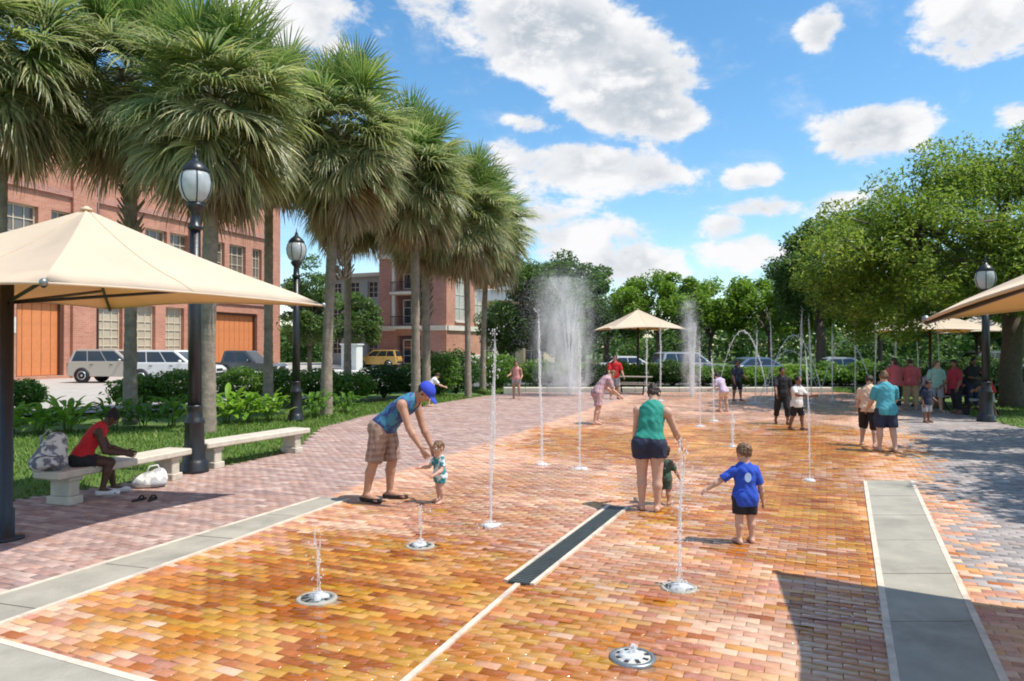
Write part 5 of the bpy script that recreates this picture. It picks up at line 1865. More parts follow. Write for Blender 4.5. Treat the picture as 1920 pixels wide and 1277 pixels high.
def person(label, x, y, yaw, H, skin, lean=3, bend=0, side=0, head=(0, 0), armL=(8, 10, 12), armR=(8, 10, 12), legL=(0, 4, 2), legR=(0, 4, 2), hd=None, lr=None,
           build=1.0, h=.009, wear=(), hair=('short', None), eyes=False, seat=None, group=None, twist=0, sole=0.0, waist=1.0, hips=1.0):
    """arms (forward, sideways, elbow bend), legs (forward, sideways, knee bend) in degrees; figure faces +Y before yaw"""
    hd = hd or (.128 * H + .012)
    lr = lr or .515
    hip = lr * H; T = H - hd - .055 * H - hip
    X = np.array([1., 0, 0])
    def dirs(f, a, sgn):
        f, a = R(f), R(a)
        return np.array([sgn * math.sin(a), math.cos(a) * math.sin(f), -math.cos(a) * math.cos(f)])
    P = np.array([0, 0, 0.])
    sd = R(side)
    t1 = unit([math.sin(sd), math.sin(R(lean)), math.cos(R(lean))]); t2 = unit([math.sin(sd) * 1.2, math.sin(R(lean + bend)), math.cos(R(lean + bend))])
    waist_p = P + t1 * T * .38; chest = waist_p + t2 * T * .34; N = waist_p + t2 * T * .66
    ct, st = math.cos(R(twist)), math.sin(R(twist))
    SX = np.array([ct, st, 0.])
    SX = unit(SX - t2 * (SX @ t2) * .9)
    sw = (.112 if H > 1.3 else .108) * H * (1 + (build - 1) * .5)
    hw = .055 * H * (1 + (build - 1) * .7)
    hdp = lean + bend + head[0]
    hz = unit([math.sin(sd), math.sin(R(hdp)), math.cos(R(hdp))])
    hx = np.array([math.cos(R(head[1])), math.sin(R(head[1])), 0.]); hx = unit(hx - hz * (hx @ hz)); hy = np.cross(hz, hx)
    neck0 = N + t2 * .015 * H; C = N + t2 * .03 * H + hz * (.022 * H + .47 * hd)
    b = build
    J = {}
    for nm, sgn, arm, leg in (('L', -1, armL, legL), ('R', 1, armR, legR)):
        S = N - t2 * .035 * H + SX * sgn * sw
        d1 = dirs(arm[0], arm[1], sgn); E = S + d1 * .172 * H
        d2 = dirs(arm[0] + arm[2], arm[1] * (arm[3] if len(arm) > 3 else .5), sgn); Wr = E + d2 * .148 * H
        Hh = P + X * sgn * hw * 1.0
        l1 = dirs(leg[0], leg[1], sgn); K = Hh + l1 * (hip - .045 * H) * .50
        l2 = dirs(leg[0] - leg[2], leg[1] * .6, sgn); A = K + l2 * (hip - .045 * H) * .50
        J[nm] = dict(S=S, E=E, W=Wr, d2=d2, d1=d1, H=Hh, K=K, A=A, l2=l2, sgn=sgn)
    lowest = min(J['L']['A'][2], J['R']['A'][2]) - .045 * H
    dz = -lowest if seat is None else seat
    sh = np.array([0, 0, dz])
    pts = [P, waist_p, chest, N, neck0, C]
    P, waist_p, chest, N, neck0, C = [p + sh for p in pts]
    for q in J.values():
        for k in 'SEWHKA': q[k] = q[k] + sh
    rr = H if H > 1.3 else H * 1.06
    TM = np.array([SX, np.cross(t2, SX), t2]); PM = np.array([X, np.cross(t1, X), t1])
    rib = np.array([.088 * b, .062 * b, .115]) * rr; pel = np.array([.088 * b * hips, .067 * b * hips, .075]) * rr
    hM = np.array([hx, hy, hz])

    def torso(f, g, k=.03):
        f.ell(chest + t2 * .03 * H, rib, TM, k, g)
        for s_ in (-1, 1):
            f.cone(waist_p - t1 * .07 * H + SX * s_ * .026 * H * b, waist_p + t2 * .06 * H + SX * s_ * .024 * H * b, .060 * rr * b * waist, .060 * rr * b * waist, k, g)
        f.ell(P + t1 * .03 * H, pel, PM, k, g)
        f.cone(J['L']['S'] * .75 + J['R']['S'] * .25 - t2 * .012 * H, J['R']['S'] * .75 + J['L']['S'] * .25 - t2 * .012 * H, .040 * rr * b, .040 * rr * b, k, g)
        for q in J.values():
            f.ell(q['H'] - np.array([0, .022 * H, -.005 * H]), np.array([.052, .055, .06]) * rr * b * hips, None, k, g)

    def seg(q, which):
        if which == 'ua': return q['S'], q['E'], .031 * rr * b, .024 * rr * b
        if which == 'fa': return q['E'], q['W'], .025 * rr * b, .0165 * rr
        if which == 'th': return q['H'], q['K'], .056 * rr * b * hips, .036 * rr * b
        return q['K'], q['A'], .035 * rr * b, .021 * rr

    allp = np.array([P, N, C + hz * hd * .6, C - hz * hd * .5] + [q[k] for q in J.values() for k in 'SEWHKA'])
    lo = allp.min(0) - .13 * H; hi = allp.max(0) + .13 * H; lo[2] = max(lo[2], -.03)
    f = Field(lo, hi, h)
    torso(f, 0)
    f.cone(neck0 - t2 * .02 * H, C - hz * hd * .25 - hy * hd * .05, .26 * hd, .235 * hd, .03)
    f.ell(C + hz * .09 * hd - hy * .03 * hd, np.array([.345, .42, .40]) * hd, hM, .02)
    f.ell(C - hz * .18 * hd + hy * .10 * hd, np.array([.265, .285, .31]) * hd, hM, .03)
    f.ell(C - hz * .40 * hd + hy * .24 * hd, np.array([.11, .09, .09]) * hd, hM, .03)
    f.cone(C + hz * .02 * hd + hy * .37 * hd, C - hz * .11 * hd + hy * .44 * hd, .030 * hd, .055 * hd, .012)
    for s_ in (-1, 1):
        f.ell(C - hz * .04 * hd + hx * s_ * .345 * hd - hy * .03 * hd, np.array([.04, .085, .13]) * hd, hM, .008)
    for q in J.values():
        sg = q['sgn']
        a_, b_, ra, rb = seg(q, 'ua'); f.cone(a_, b_, ra, rb, .02)
        f.ell(q['S'] - np.array([0, 0, .004 * H]), np.array([.037, .036, .038]) * rr * b, None, .025)
        a_, b_, ra, rb = seg(q, 'fa'); f.cone(a_, a_ * .65 + b_ * .35, ra * .98, ra * 1.06, .015); f.cone(a_ * .65 + b_ * .35, b_, ra * 1.04, rb, .015)
        a_, b_, ra, rb = seg(q, 'th'); f.cone(a_, b_, ra, rb, .03)
        a_, b_, ra, rb = seg(q, 'ca')
        mid = a_ * .68 + b_ * .32 - np.array([0, .008 * H, 0]); f.cone(a_, mid, ra * .98, .0355 * rr * b, .02); f.cone(mid, b_, .0345 * rr * b, rb, .02)
        # foot
        A = q['A']; fl = .042 * H; fy = unit([sg * .16, 1, 0])
        bz = A[2] - .045 * H
        fr = .020 * rr
        heel = A - fy * .028 * H; heel[2] = bz + fr * 1.05
        ball = A + fy * .085 * H; ball[2] = bz + fr * .95
        toe = A + fy * .118 * H; toe[2] = bz + fr * .72
        f.cone(A, heel, .021 * rr, fr, .015); f.cone(A, ball, .021 * rr, fr * .95, .02); f.cone(heel, ball, fr, fr, .015)
        sx_ = np.cross(fy, [0, 0, 1])
        f.cone(ball - sx_ * sg * .008 * H, toe - sx_ * sg * .006 * H, fr * .9, fr * .7, .008)
        f.cone(ball + sx_ * sg * .012 * H, toe + sx_ * sg * .014 * H - fy * .014 * H, fr * .75, fr * .55, .006)
        q['foot'] = (heel, ball, toe, fy, fr)
        # hand: palm, four unequal curled fingers and a thumb from the side
        Wp = q['W']; d = q['d2']; pl = .052 * H
        inner = unit(np.array([-sg, 0, 0]) - d * (np.array([-sg, 0, 0]) @ d)); acr = np.cross(d, inner) * sg
        if acr[1] < 0: acr = -acr
        pc = Wp + d * pl * .62
        f.ell(pc, np.array([.021, .0105, .029]) * rr, np.array([acr, inner, d]), .008)
        fr_ = max(.0058 * rr, h * .72)
        for i_, (o, L_) in enumerate(((-.0165, .034), (-.0058, .041), (.0058, .044), (.0165, .040))):
            b0 = Wp + d * pl * 1.05 + acr * o * rr
            dd = unit(d + acr * o * 9 + inner * .15); b1 = b0 + dd * L_ * H * .5
            dd2 = unit(dd + inner * (.55 + .08 * i_)); b2 = b1 + dd2 * L_ * H * .5
            f.cone(b0 - d * .01 * H, b1, fr_, fr_ * .95, .003); f.cone(b1, b2, fr_ * .95, fr_ * .8, .003)
        th0 = Wp + d * pl * .35 + acr * .016 * rr; th1 = th0 + unit(d + acr * 1.0 + inner * .25) * .026 * H; th2 = th1 + unit(d + acr * .35 + inner * .3) * .022 * H
        f.cone(th0, th1, fr_ * 1.25, fr_ * 1.05, .006); f.cone(th1, th2, fr_ * 1.05, fr_ * .85, .003)
    t = thing('person', label, 'person', (x, y, sole), yaw, group)
    link('body', f.mesh('body', skin), t)

    def field(): return Field(lo, hi, h)
    for wname, wmat, kw in wear:
        f = field(); g = kw.get('g', .011) * (H / 1.7) ** .5 + h * .35
        if wname in ('shirt', 'tank_top', 'dress', 'swimsuit'):
            if 'g' not in kw and kw.get('sleeve'): g += .008
            torso(f, g, .035)
            hem = kw.get('hem', .0) * H
            if kw.get('skirt'):
                f.cone(P + t1 * .06 * H, P - np.array([0, 0, kw['skirt'] * H]), .075 * rr * b, .115 * rr * b, .04, g)
            else:
                f.cone(P + t1 * .05 * H - X * hw * .6, P - np.array([0, 0, max(0.0, hem)]) - X * hw * .6, .062 * rr * b, .068 * rr * b, .04, g)
                f.cone(P + t1 * .05 * H + X * hw * .6, P - np.array([0, 0, max(0.0, hem)]) + X * hw * .6, .062 * rr * b, .068 * rr * b, .04, g)
            sl = kw.get('sleeve', 0)
            if sl:
                for q in J.values():
                    a_, b_, ra, rb = seg(q, 'ua'); e = a_ + (b_ - a_) * min(sl, 1.0)
                    f.cone(a_, b_, ra * 1.0, rb * 1.25, .025, g * .9, [(e, b_ - a_)])
                    if sl > 1:
                        a2, b2, ra2, rb2 = seg(q, 'fa'); e = a2 + (b2 - a2) * (sl - 1)
                        f.cone(a_, b_, ra * 1.1, rb * 1.2, .02, g); f.cone(a2, b2, ra2 * 1.1, rb2 * 1.1, .02, g, [(e, b2 - a2)])
            else:
                for q in J.values():
                    f.hole(q['S'] + SX * q['sgn'] * .02 * H + t2 * .03 * H, q['S'] + SX * q['sgn'] * .012 * H - t2 * .03 * H, .040 * rr * b)
            lowp = P - t1 * hem if not kw.get('skirt') else P - np.array([0, 0, kw['skirt'] * H * .97])
            f.carve(lowp, -t1 if not kw.get('skirt') else (0, 0, -1))
            f.hole(neck0 + t2 * (.012 if sl else -.002) * H + TM[1] * .02 * H, C, .29 * hd if sl else .31 * hd)
        elif wname in ('shorts', 'trousers', 'briefs'):
            f.ell(P + t1 * .03 * H, pel, PM, .03, g)
            for q in J.values():
                f.ell(q['H'] - np.array([0, .022 * H, -.005 * H]), np.array([.052, .055, .06]) * rr * b * hips, None, .03, g)
                a_, b_, ra, rb = seg(q, 'th'); fr = kw.get('leg', .55); e = a_ + (b_ - a_) * min(fr, 1.0)
                fl_ = kw.get('flare', 1.12)
                f.cone(a_, b_, ra * 1.02, rb * fl_ * 1.15, .03, g, None if fr > 1 else [(e, b_ - a_)])
                if fr > 1:
                    a2, b2, ra2, rb2 = seg(q, 'ca'); e = a2 + (b2 - a2) * (fr - 1)
                    f.cone(a2, b2, ra2 * 1.12, rb2 * 1.5, .02, g, [(e, b2 - a2)])
            f.carve(P + t1 * kw.get('top', .07) * H, t1)
        elif wname == 'shoe':
            for q in J.values():
                f = field()
                heel, ball, toe, fy, fr = q['foot']
                cut = [(np.array([0, 0, heel[2] + kw.get('up', .035) * H]), (0, 0, 1))]
                f.cone(heel, ball, fr, fr, .015, g, cut); f.cone(ball, toe, fr, fr * .8, .015, g, cut); f.cone(q['A'], heel, .021 * rr, fr, .015, g, cut)
                link('shoe', f.mesh('shoe', wmat), t)
            continue
        elif wname == 'cap':
            cc = C + hz * .13 * hd - hy * .02 * hd
            f.ell(cc, np.array([.42, .49, .43]) * hd, hM, .01, 0, [(C + hz * .06 * hd, -hz + hy * .16)])
            f.ell(C + hz * .16 * hd + hy * .52 * hd, np.array([.27, .34, .045]) * hd, hM, .02)
        elif wname == 'bracelet':
            pass
        if wname != 'cap': f.ripple(.0042 * (H / 1.6) ** .5, 34 / (H / 1.6) ** .5)
        me = f.mesh(wname, wmat)
        if me: link(wname, me, t)
    style, hm = hair
    if hm is not None:
        f = field()
        cut = [(C + hy * .23 * hd + hz * .06 * hd, unit(hy * 1.0 - hz * .55))]
        f.ell(C + hz * .11 * hd - hy * .05 * hd, np.array([.385, .44, .42]) * hd, hM, .02, 0, cut if style != 'hat' else [(C, hz)])
        if style in ('long', 'bob'):
            ln = 1.05 if style == 'long' else .55
            f.ell(C - hz * (.25 * ln) * hd - hy * .2 * hd, np.array([.36, .24, .5 * ln]) * hd, hM, .05, 0, cut)
        if style == 'pony':
            a_ = C + hz * .25 * hd - hy * .42 * hd
            f.cone(a_, a_ - hy * .16 * hd, .12 * hd, .13 * hd, .03); f.cone(a_ - hy * .18 * hd, a_ - hy * .22 * hd + np.array([0, 0, -.6 * hd]), .13 * hd, .05 * hd, .03)
        if style == 'bun':
            f.ell(C + hz * .42 * hd - hy * .30 * hd, np.array([.19, .19, .18]) * hd, hM, .03)
        f.ripple(.0055, 95); f.ripple(.004, 38)
        me = f.mesh('hair', hm)
        if me: link('hair', me, t)
    if eyes:
        em = mat('eye_dark', (.02, .015, .012), .15, 0)
        wm_ = mat('eye_white', (.75, .73, .70), .2, 0)
        for s_ in (-1, 1):
            p = C + hz * .02 * hd + hx * s_ * .145 * hd + hy * .345 * hd
            mb = MB(); mb.ball(tuple(p), .058 * hd, 10, 6); e = mb.build('eye', wm_, t)
            mb = MB(); mb.ball(tuple(p + hy * .035 * hd), .032 * hd, 8, 5); mb.build('iris', em, e)
            mb = MB(); mb.tube([tuple(p + hz * .10 * hd - hx * .07 * hd + hy * .03 * hd), tuple(p + hz * .115 * hd + hy * .05 * hd), tuple(p + hz * .10 * hd + hx * .07 * hd + hy * .03 * hd)], .014 * hd, 5); mb.build('eyebrow', HAIR_BRN, t)
        f = Field(C - hd * .6, C + hd * .6, min(h, .004))
        f.ell(C - hz * .235 * hd + hy * .372 * hd, np.array([.10, .03, .028]) * hd, hM, .004)
        link('mouth', f.mesh('mouth', mat('lips', (.36, .12, .10), .45, .05)), t)
    return t


C_BLUE = cloth('blue_swim_shirt', (.02, .075, .48)); C_BLK = cloth('black_cloth', (.014, .014, .017)); C_NAVY = cloth('navy_cloth', (.022, .028, .06)); C_GREEN = cloth('green_knit', (.02, .25, .19))
C_TEAL = cloth('teal_swimsuit', (.02, .20, .22), (.62, .72, .74), 'blot', 9); C_TEAL2 = cloth('teal_shirt', (.07, .33, .40)); C_PEACH = cloth('peach_shirt', (.70, .47, .32)); C_RED = cloth('red_top', (.48, .014, .022)); C_PINK = cloth('pink_shirt', (.62, .28, .27))
C_ROSE = cloth('rose_red_shirt', (.52, .10, .11)); C_PLAID = cloth('brown_plaid', (.25, .155, .115), (.42, .30, .24), 'check', 13); C_TANK = cloth('blue_pattern_tank', (.03, .06, .20), (.05, .21, .33), 'blot', 7); C_CAPB = cloth('blue_cap', (.03, .06, .50))
C_WHT = cloth('white_cloth', (.70, .68, .66)); C_GREY = cloth('grey_cloth', (.33, .33, .35)); C_OLIVE = cloth('dark_green_swimsuit', (.035, .085, .05), (.07, .10, .08), 'blot', 10); C_TAN = cloth('tan_cloth', (.44, .31, .18)); C_LAV = cloth('lavender_cloth', (.52, .42, .55)); C_PPLAID = cloth('pink_plaid', (.55, .33, .33), (.30, .22, .27), 'check', 9)
C_DRED = cloth('dark_red_cloth', (.30, .02, .04)); C_MINT = cloth('mint_shirt', (.30, .48, .40)); C_SHOE = cloth('white_trainer', (.62, .62, .64)); C_SHOED = cloth('dark_sandal', (.03, .022, .018))
SPL = 'people cooling off on the plaza'

# --- near figures
gx, gy = G(733, 938)
man = person('man in a blue cap and checked brown shorts bending over toward the toddler', gx - .10, gy, R(-108), 1.90, SKIN_TAN, lean=35, bend=22, head=(0, 0), armL=(14, 6, 10, .5), armR=(22, 5, 14, .5), legL=(8, 4, 14), legR=(-9, 4, 4), build=1.0, h=.0085,
       wear=(('tank_top', C_TANK, dict(hem=-.01, g=.014)), ('shorts', C_PLAID, dict(leg=1.0, g=.016, flare=1.2, top=.05)), ('cap', C_CAPB, {}), ('shoe', C_SHOED, dict(up=.008, g=.004))), hair=('hat', HAIR_BRN), eyes=True, group=SPL)
gx, gy = G(825, 942)
person('toddler in a teal and white swimsuit standing in front of the bending man', gx, gy, R(128), .82, SKIN_FAIR, lean=2, head=(6, 10), armL=(25, 18, 45), armR=(35, 20, 55), legL=(6, 6, 8), legR=(-4, 6, 4), hd=.185, lr=.42, h=.006, build=1.05,
       wear=(('swimsuit', C_TEAL, dict(hem=.02, g=.010, sleeve=.6)), ('shorts', C_TEAL, dict(leg=.5, g=.012))), hair=('short', HAIR_LT), eyes=True, group=SPL)
gx, gy = G(1217, 956)
person('woman in a green tank top and navy shorts seen from behind holding a toddler\'s hand', gx, gy, R(-14), 1.60, SKIN_FAIR, lean=5, bend=14, side=4, hips=1.14, head=(18, -22), armL=(10, 6, 22, .4), armR=(24, 20, 18, .8), legL=(5, 0, 10), legR=(-3, 1, 2), build=1.08, h=.0085, twist=-12,
       wear=(('tank_top', C_GREEN, dict(hem=-.05, g=.014)), ('shorts', C_NAVY, dict(leg=.42, g=.016, top=.125)), ), hair=('bun', HAIR_BRN), group=SPL)
gx, gy = G(1244, 944)
person('toddler in a dark green swimsuit held by the hand of the woman in green', gx + .0, gy - .02, R(-25), .78, SKIN_TAN, lean=4, head=(8, 0), armL=(60, 25, 50), armR=(20, 25, 20), legL=(4, 5, 8), legR=(-4, 6, 6), hd=.178, lr=.42, h=.006, build=1.05,
       wear=(('swimsuit', C_OLIVE, dict(hem=.03, g=.011, sleeve=.8)), ('shorts', C_OLIVE, dict(leg=.85, g=.012))), hair=('bob', HAIR_BRN), group=SPL)
gx, gy = G(1396, 1017)
boy = person('boy in a bright blue shirt and black shorts with one arm held out', gx, gy, R(4), 1.04, SKIN_FAIR, lean=1, head=(10, 18), armL=(12, 52, 6, 1.0), armR=(-4, 17, 18, .8), legL=(-3, 3, 3), legR=(5, 3, 8), hd=.198, lr=.455, h=.0065, build=1.02,
       wear=(('shirt', C_BLUE, dict(hem=.075, g=.016, sleeve=.85)), ('shorts', C_BLK, dict(leg=.78, g=.015, top=.03))), hair=('short', HAIR_LT), group=SPL)


def boy_print():
    """pale round print high on the back of the shirt"""
    w = mat('shirt_print', (.42, .58, .85), .8, .05)
    mb = MB()
    y0 = -.098
    for a, b_ in ((0, .034),):
        n = 16
        outer = [(.036 * math.cos(2 * PI * k / n), .05 * math.sin(2 * PI * k / n)) for k in range(n)]
        vs = [(-.01 + px_, y0 - .012 + .9 * (px_ * px_), .705 + pz_) for px_, pz_ in outer]
        mb.add(vs, [tuple(range(n))])
    mb.build('shirt_print', w, boy)


boy_print()
# seated girl on the left bench
person('girl in a red top sitting hunched forward on the bench under the left canopy', -5.84, 9.75, R(-62), 1.58, SKIN_DARK, lean=22, bend=14, head=(12, 0), armL=(22, 8, 48, .3), armR=(16, 8, 62, .3), legL=(78, 10, 72), legR=(82, 6, 98), hd=.205, h=.0085, build=1.0, seat=.535,
       wear=(('tank_top', C_RED, dict(hem=.03, g=.014)), ('shorts', C_BLK, dict(leg=.55, g=.015)), ('shoe', C_SHOE, dict(up=.018, g=.005))), hair=('bun', HAIR_BLK), group=SPL)

# --- far figures
FH = .0125


def far(label, px, py, yaw, H, skin, wear, hair, **k):
    gx, gy = G(px, py)
    rg = random.Random(px * 7 + py)
    kw = dict(h=FH, group=SPL, armL=(rg.uniform(-12, 35), rg.uniform(6, 18), rg.uniform(8, 70)), armR=(rg.uniform(-12, 35), rg.uniform(6, 18), rg.uniform(8, 70)),
              legL=(rg.uniform(-6, 12), rg.uniform(2, 7), rg.uniform(2, 14)), legR=(rg.uniform(-8, 6), rg.uniform(2, 7), rg.uniform(2, 8)), head=(rg.uniform(0, 16), rg.uniform(-35, 35)), lean=rg.uniform(0, 7)); kw.update(k)
    return person(label, gx, gy, R(yaw), H, skin, wear=wear, hair=hair, **kw)


kid = dict(hd=.21, lr=.47)
far('girl in a pale pink top standing alone left of the misty plume', 968, 748, 160, 1.5, SKIN_TAN, (('tank_top', C_PINK, dict(hem=.03)), ('shorts', C_GREY, dict(leg=.4))), ('long', HAIR_BRN))
far('child in pale top and blue shorts at the hedge behind the bending man', 805, 762, -60, 1.25, SKIN_FAIR, (('shirt', C_WHT, dict(hem=.03, sleeve=.7)), ('shorts', C_NAVY, dict(leg=.8))), ('short', HAIR_BRN), lean=22, bend=12, armR=(40, 15, 30), **kid)
far('person in pink plaid stooping in front of the misty plume', 1120, 795, -70, 1.62, SKIN_FAIR, (('shirt', C_PPLAID, dict(hem=.05, sleeve=.8, g=.02)), ('shorts', C_PPLAID, dict(leg=.9, g=.02))), ('short', HAIR_LT), lean=28, bend=14, armL=(30, 8, 30), armR=(20, 8, 30), legL=(18, 4, 26), legR=(-8, 4, 6))
far('adult in a red shirt standing near the left foot of the middle canopy', 1152, 748, 185, 1.74, SKIN_TAN, (('shirt', C_RED, dict(hem=.03, sleeve=.8)), ('shorts', C_GREY, dict(leg=.95))), ('short', HAIR_BRN))
far('child in a lilac and white top stooping left of the dark clothed teenager', 1357, 772, 30, 1.34, SKIN_FAIR, (('shirt', C_LAV, dict(hem=.03, sleeve=.7)), ('shorts', C_PEACH, dict(leg=.5))), ('long', HAIR_BLK), lean=18, bend=14, **kid)
far('teenager in dark clothes behind the child in lilac', 1381, 752, 200, 1.55, SKIN_MID, (('shirt', C_NAVY, dict(hem=.03, sleeve=.8)), ('shorts', C_BLK, dict(leg=1.0))), ('short', HAIR_BLK))
far('boy in black shirt and black trousers, left of a pair of boys', 1466, 795, 175, 1.52, SKIN_MID, (('shirt', C_BLK, dict(hem=.03, sleeve=.8)), ('trousers', C_BLK, dict(leg=1.6))), ('short', HAIR_BLK), legL=(12, 4, 10), legR=(-10, 4, 6))
far('boy in a pale grey shirt and dark shorts, right of a pair of boys', 1494, 806, -150, 1.34, SKIN_MID, (('shirt', C_WHT, dict(hem=.04, sleeve=.8)), ('shorts', C_BLK, dict(leg=.95))), ('short', HAIR_BLK), armR=(50, 20, 40), legL=(14, 4, 12), legR=(-10, 4, 6), **kid)
far('person in a peach shirt and black shorts leaning beside the woman in teal', 1628, 836, -35, 1.50, SKIN_FAIR, (('shirt', C_PEACH, dict(hem=.03, sleeve=.7)), ('shorts', C_BLK, dict(leg=1.1, g=.02))), ('short', HAIR_BRN), lean=8, bend=8, legL=(22, 6, 30), legR=(-12, 6, 8), h=.011)
far('person in a teal shirt and navy shorts seen from behind on the right', 1661, 846, -5, 1.56, SKIN_FAIR, (('shirt', C_TEAL2, dict(hem=.06, sleeve=.8)), ('shorts', C_NAVY, dict(leg=.9, g=.018))), ('bun', HAIR_LT), build=1.08, head=(14, 0), h=.011)
# group under the far right canopies
far('adult in a rose red shirt, left of two side by side at the table', 1678, 770, 15, 1.70, SKIN_FAIR, (('shirt', C_ROSE, dict(hem=.05, sleeve=.9)), ('trousers', C_BLK, dict(leg=1.8))), ('long', HAIR_BRN), build=1.2)
far('adult in a rose red shirt, right of two side by side at the table', 1708, 768, -20, 1.66, SKIN_TAN, (('shirt', C_ROSE, dict(hem=.05, sleeve=.9)), ('trousers', C_TAN, dict(leg=1.8))), ('short', HAIR_BRN), build=1.2, lean=12)
far('standing person in mint green near the middle of the canopy group', 1755, 772, 170, 1.62, SKIN_FAIR, (('shirt', C_MINT, dict(hem=.04, sleeve=.9)), ('shorts', C_GREY, dict(leg=1.0))), ('long', HAIR_LT))
far('standing person in dark red and black left of the stroller', 1792, 776, 100, 1.66, SKIN_MID, (('shirt', C_DRED, dict(hem=.04, sleeve=.9)), ('trousers', C_BLK, dict(leg=1.8))), ('long', HAIR_BLK))
far('tall person in black standing behind the stroller', 1822, 768, 190, 1.72, SKIN_MID, (('shirt', C_BLK, dict(hem=.04, sleeve=.9)), ('trousers', C_NAVY, dict(leg=1.8))), ('short', HAIR_BLK))
far('person in a crimson shirt and pale shorts beside the grass on the right', 1856, 782, 60, 1.48, SKIN_MID, (('shirt', C_RED, dict(hem=.04, sleeve=.8)), ('shorts', C_LAV, dict(leg=.9))), ('short', HAIR_BLK), lean=14, legL=(20, 4, 24), legR=(-8, 4, 6))
far('child in navy with pale shorts in front of the canopy table', 1737, 792, -160, 1.15, SKIN_MID, (('shirt', C_NAVY, dict(hem=.04, sleeve=.8)), ('shorts', C_GREY, dict(leg=1.0))), ('short', HAIR_BLK), hd=.2, lr=.46)


# =================================================================== SMALL THINGS
def backpack():
    t = thing('backpack', 'white and grey patterned backpack slumped on the near end of the left bench', 'backpack', (-6.02, 9.36, .455), R(25))
    m = cloth('white_grey_pattern', (.62, .61, .60), (.16, .16, .20), 'blot', 11)
    f = Field((-.3, -.25, -.02), (.3, .25, .6), .009)
    f.cone((-.10, 0, .10), (.06, .02, .40), .12, .085, .06); f.cone((.10, 0, .10), (.13, .02, .40), .12, .08, .06); f.cone((-.08, -.11, .12), (.08, -.11, .14), .085, .085, .03)
    f.carve((0, 0, .0), (0, 0, -1))
    link('bag_body', f.mesh('bag_body', m), t)
    for s_ in (-1, 1):
        mb = MB(); mb.tube([(s_ * .09, .12, .44), (s_ * .11, .20, .34), (s_ * .11, .19, .16), (s_ * .10, .12, .06)], .018, 6); mb.build('strap', C_GREY, t)
    mb = MB(); mb.tube([(-.05, .02, .46), (0, .02, .53), (.05, .02, .46)], .012, 6); mb.build('handle', C_GREY, t)
    mb = MB(); mb.tube([(-.13, -.185, .19), (0, -.21, .215), (.13, -.185, .19)], .006, 5); mb.build('zip', M_DARK, t)


backpack()


def tote():
    gx, gy = G(285, 912)
    t = thing('tote_bag', 'crumpled white cloth bag on the paving at the girl\'s feet', 'bag', (gx, gy, 0), R(20))
    f = Field((-.35, -.25, -.02), (.35, .25, .4), .009)
    f.ell((0, 0, .10), (.22, .13, .12), None, .05); f.ell((.10, .03, .17), (.10, .10, .10), None, .06); f.ell((-.14, -.02, .08), (.12, .12, .09), None, .05); f.ell((.02, -.08, .06), (.2, .08, .06), None, .04)
    f.carve((0, 0, 0), (0, 0, -1))
    link('bag_body', f.mesh('bag_body', cloth('crumpled_white', (.66, .65, .61), (.36, .36, .36), 'blot', 9)), t)
    mb = MB(); mb.tube([(-.08, .0, .18), (-.02, .0, .30), (.08, .02, .31), (.12, .03, .22)], .012, 6); mb.build('handle', C_WHT, t)
    gx, gy = G(262, 938)
    for i, (ox, lab) in enumerate(((0, 'left dark sandal lying on the paving below the white bag'), (.16, 'right dark sandal lying on the paving below the white bag'))):
        s = thing('sandal', lab, 'sandal', (gx + ox, gy + i * .03, 0), R(-20 + 25 * i), 'dark sandals by the bench')
        mb = MB(); n = 14
        mb.prism([(.042 * math.cos(2 * PI * k / n) * (1 + .25 * math.sin(2 * PI * k / n)), .12 * math.sin(2 * PI * k / n)) for k in range(n)], .002, .024); mb.build('sole', C_SHOED, s)
        mb = MB(); mb.tube([(-.045, .03, .02), (-.02, .05, .055), (.02, .05, .055), (.045, .03, .02)], .012, 6); mb.build('strap', C_SHOED, s)


tote()


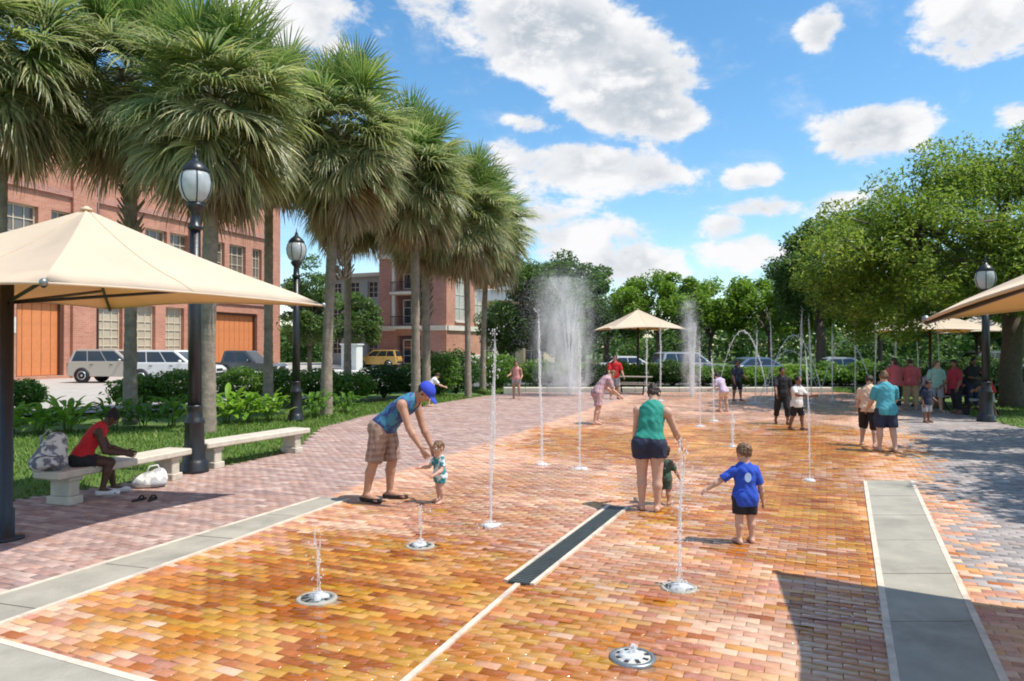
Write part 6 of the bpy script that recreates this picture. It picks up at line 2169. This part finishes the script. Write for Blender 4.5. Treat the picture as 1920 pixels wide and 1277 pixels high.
def stroller():
    gx, gy = G(1838, 778)
    t = thing('stroller', 'dark folding stroller with grey seat in front of the canopy group', 'stroller', (gx, gy, 0), R(60))
    mb = MB()
    for s_ in (-.24, .24):
        mb.tube([(s_, -.45, 1.02), (s_, -.25, .75), (s_, .38, .14)], .016, 6); mb.tube([(s_, .05, .55), (s_, -.34, .14)], .016, 6)
    mb.tube([(-.24, -.45, 1.02), (.24, -.45, 1.02)], .018, 6); mb.build('frame', M_DARK, t)
    mb = MB(); mb.box((0, .08, .45), (.42, .42, .06), bevel=.02); mb.box((0, -.16, .66), (.42, .06, .44), bevel=.02); mb.build('seat', C_GREY, t)
    mb = MB(); vs = []; n = 8
    for i in range(n + 1):
        a = PI * .08 + PI * .5 * i / n
        vs += [(-.23, -.2 + .42 * math.cos(a), .72 + .36 * math.sin(a)), (.23, -.2 + .42 * math.cos(a), .72 + .36 * math.sin(a))]
    mb.add(vs, [(2 * i, 2 * i + 1, 2 * i + 3, 2 * i + 2) for i in range(n)], True); mb.build('hood', C_NAVY, t)
    for sx in (-.26, .26):
        for sy in (.38, -.34):
            M = Matrix.Translation((sx, sy, .11)) @ Matrix.Rotation(PI / 2, 4, 'Y')
            mb = MB(M); mb.lathe([(.09, -.02), (.11, -.012), (.11, .012), (.09, .02)], 16); mb.build('wheel', M_TYRE, t)


stroller()


def picnic_table(label, px, py, rz):
    gx, gy = G(px, py)
    t = thing('picnic_table', label, 'picnic table', (gx, gy, 0), rz, 'picnic tables under the canopies')
    m = mat('weathered_plank', (.30, .25, .20), .8, .2, 6, .3, 40)
    for i in range(5):
        mb = MB(); mb.box((0, -.3 + i * .15, .74), (1.7, .14, .04), bevel=.006); mb.build('plank', m, t)
    for s_ in (-1, 1):
        mb = MB(); mb.box((0, s_ * .68, .44), (1.7, .26, .04), bevel=.006); mb.build('bench_plank', m, t)
        mb = MB(); mb.tube([(s_ * .6, -.75, 0), (s_ * .6, -.25, .72)], .035, 6); mb.tube([(s_ * .6, .75, 0), (s_ * .6, .25, .72)], .035, 6); mb.box((s_ * .6, 0, .40), (.06, 1.5, .08)); mb.build('leg', M_DARK, t)


picnic_table('picnic table under the far right canopies among the group', 1770, 764, R(15))
picnic_table('picnic table at the left under the middle canopy', 1185, 738, R(-20))

tx, ty = G(1770, 764)
for i, (ox, sd, H_, sk, top, bot, hr, lab) in enumerate(((-.5, -1, 1.62, SKIN_MID, C_DRED, C_BLK, ('long', HAIR_BLK), 'seated person in dark red with back turned, left end of the picnic table'), (.45, -1, 1.68, SKIN_DARK, C_BLK, C_NAVY, ('short', HAIR_BLK), 'seated person in black with back turned, right end of the picnic table'),
                                                       (-.1, 1, 1.6, SKIN_FAIR, C_LAV, C_GREY, ('long', HAIR_BRN), 'seated person in lilac facing out across the picnic table'))):
    ca_, sa_ = math.cos(R(15)), math.sin(R(15))
    oy = sd * .68
    person(lab, tx + ox * ca_ - oy * sa_, ty + ox * sa_ + oy * ca_, R(15) + (0 if sd < 0 else PI), H_, sk, lean=10, bend=12, head=(8, 15 * (i - 1)), armL=(35, 8, 50, .3), armR=(30, 8, 55, .3), legL=(84, 8, 86), legR=(86, 6, 84), seat=.545, h=FH, group=SPL,
           wear=(('shirt', top, dict(hem=.03, sleeve=.8)), ('shorts', bot, dict(leg=.95))), hair=hr)
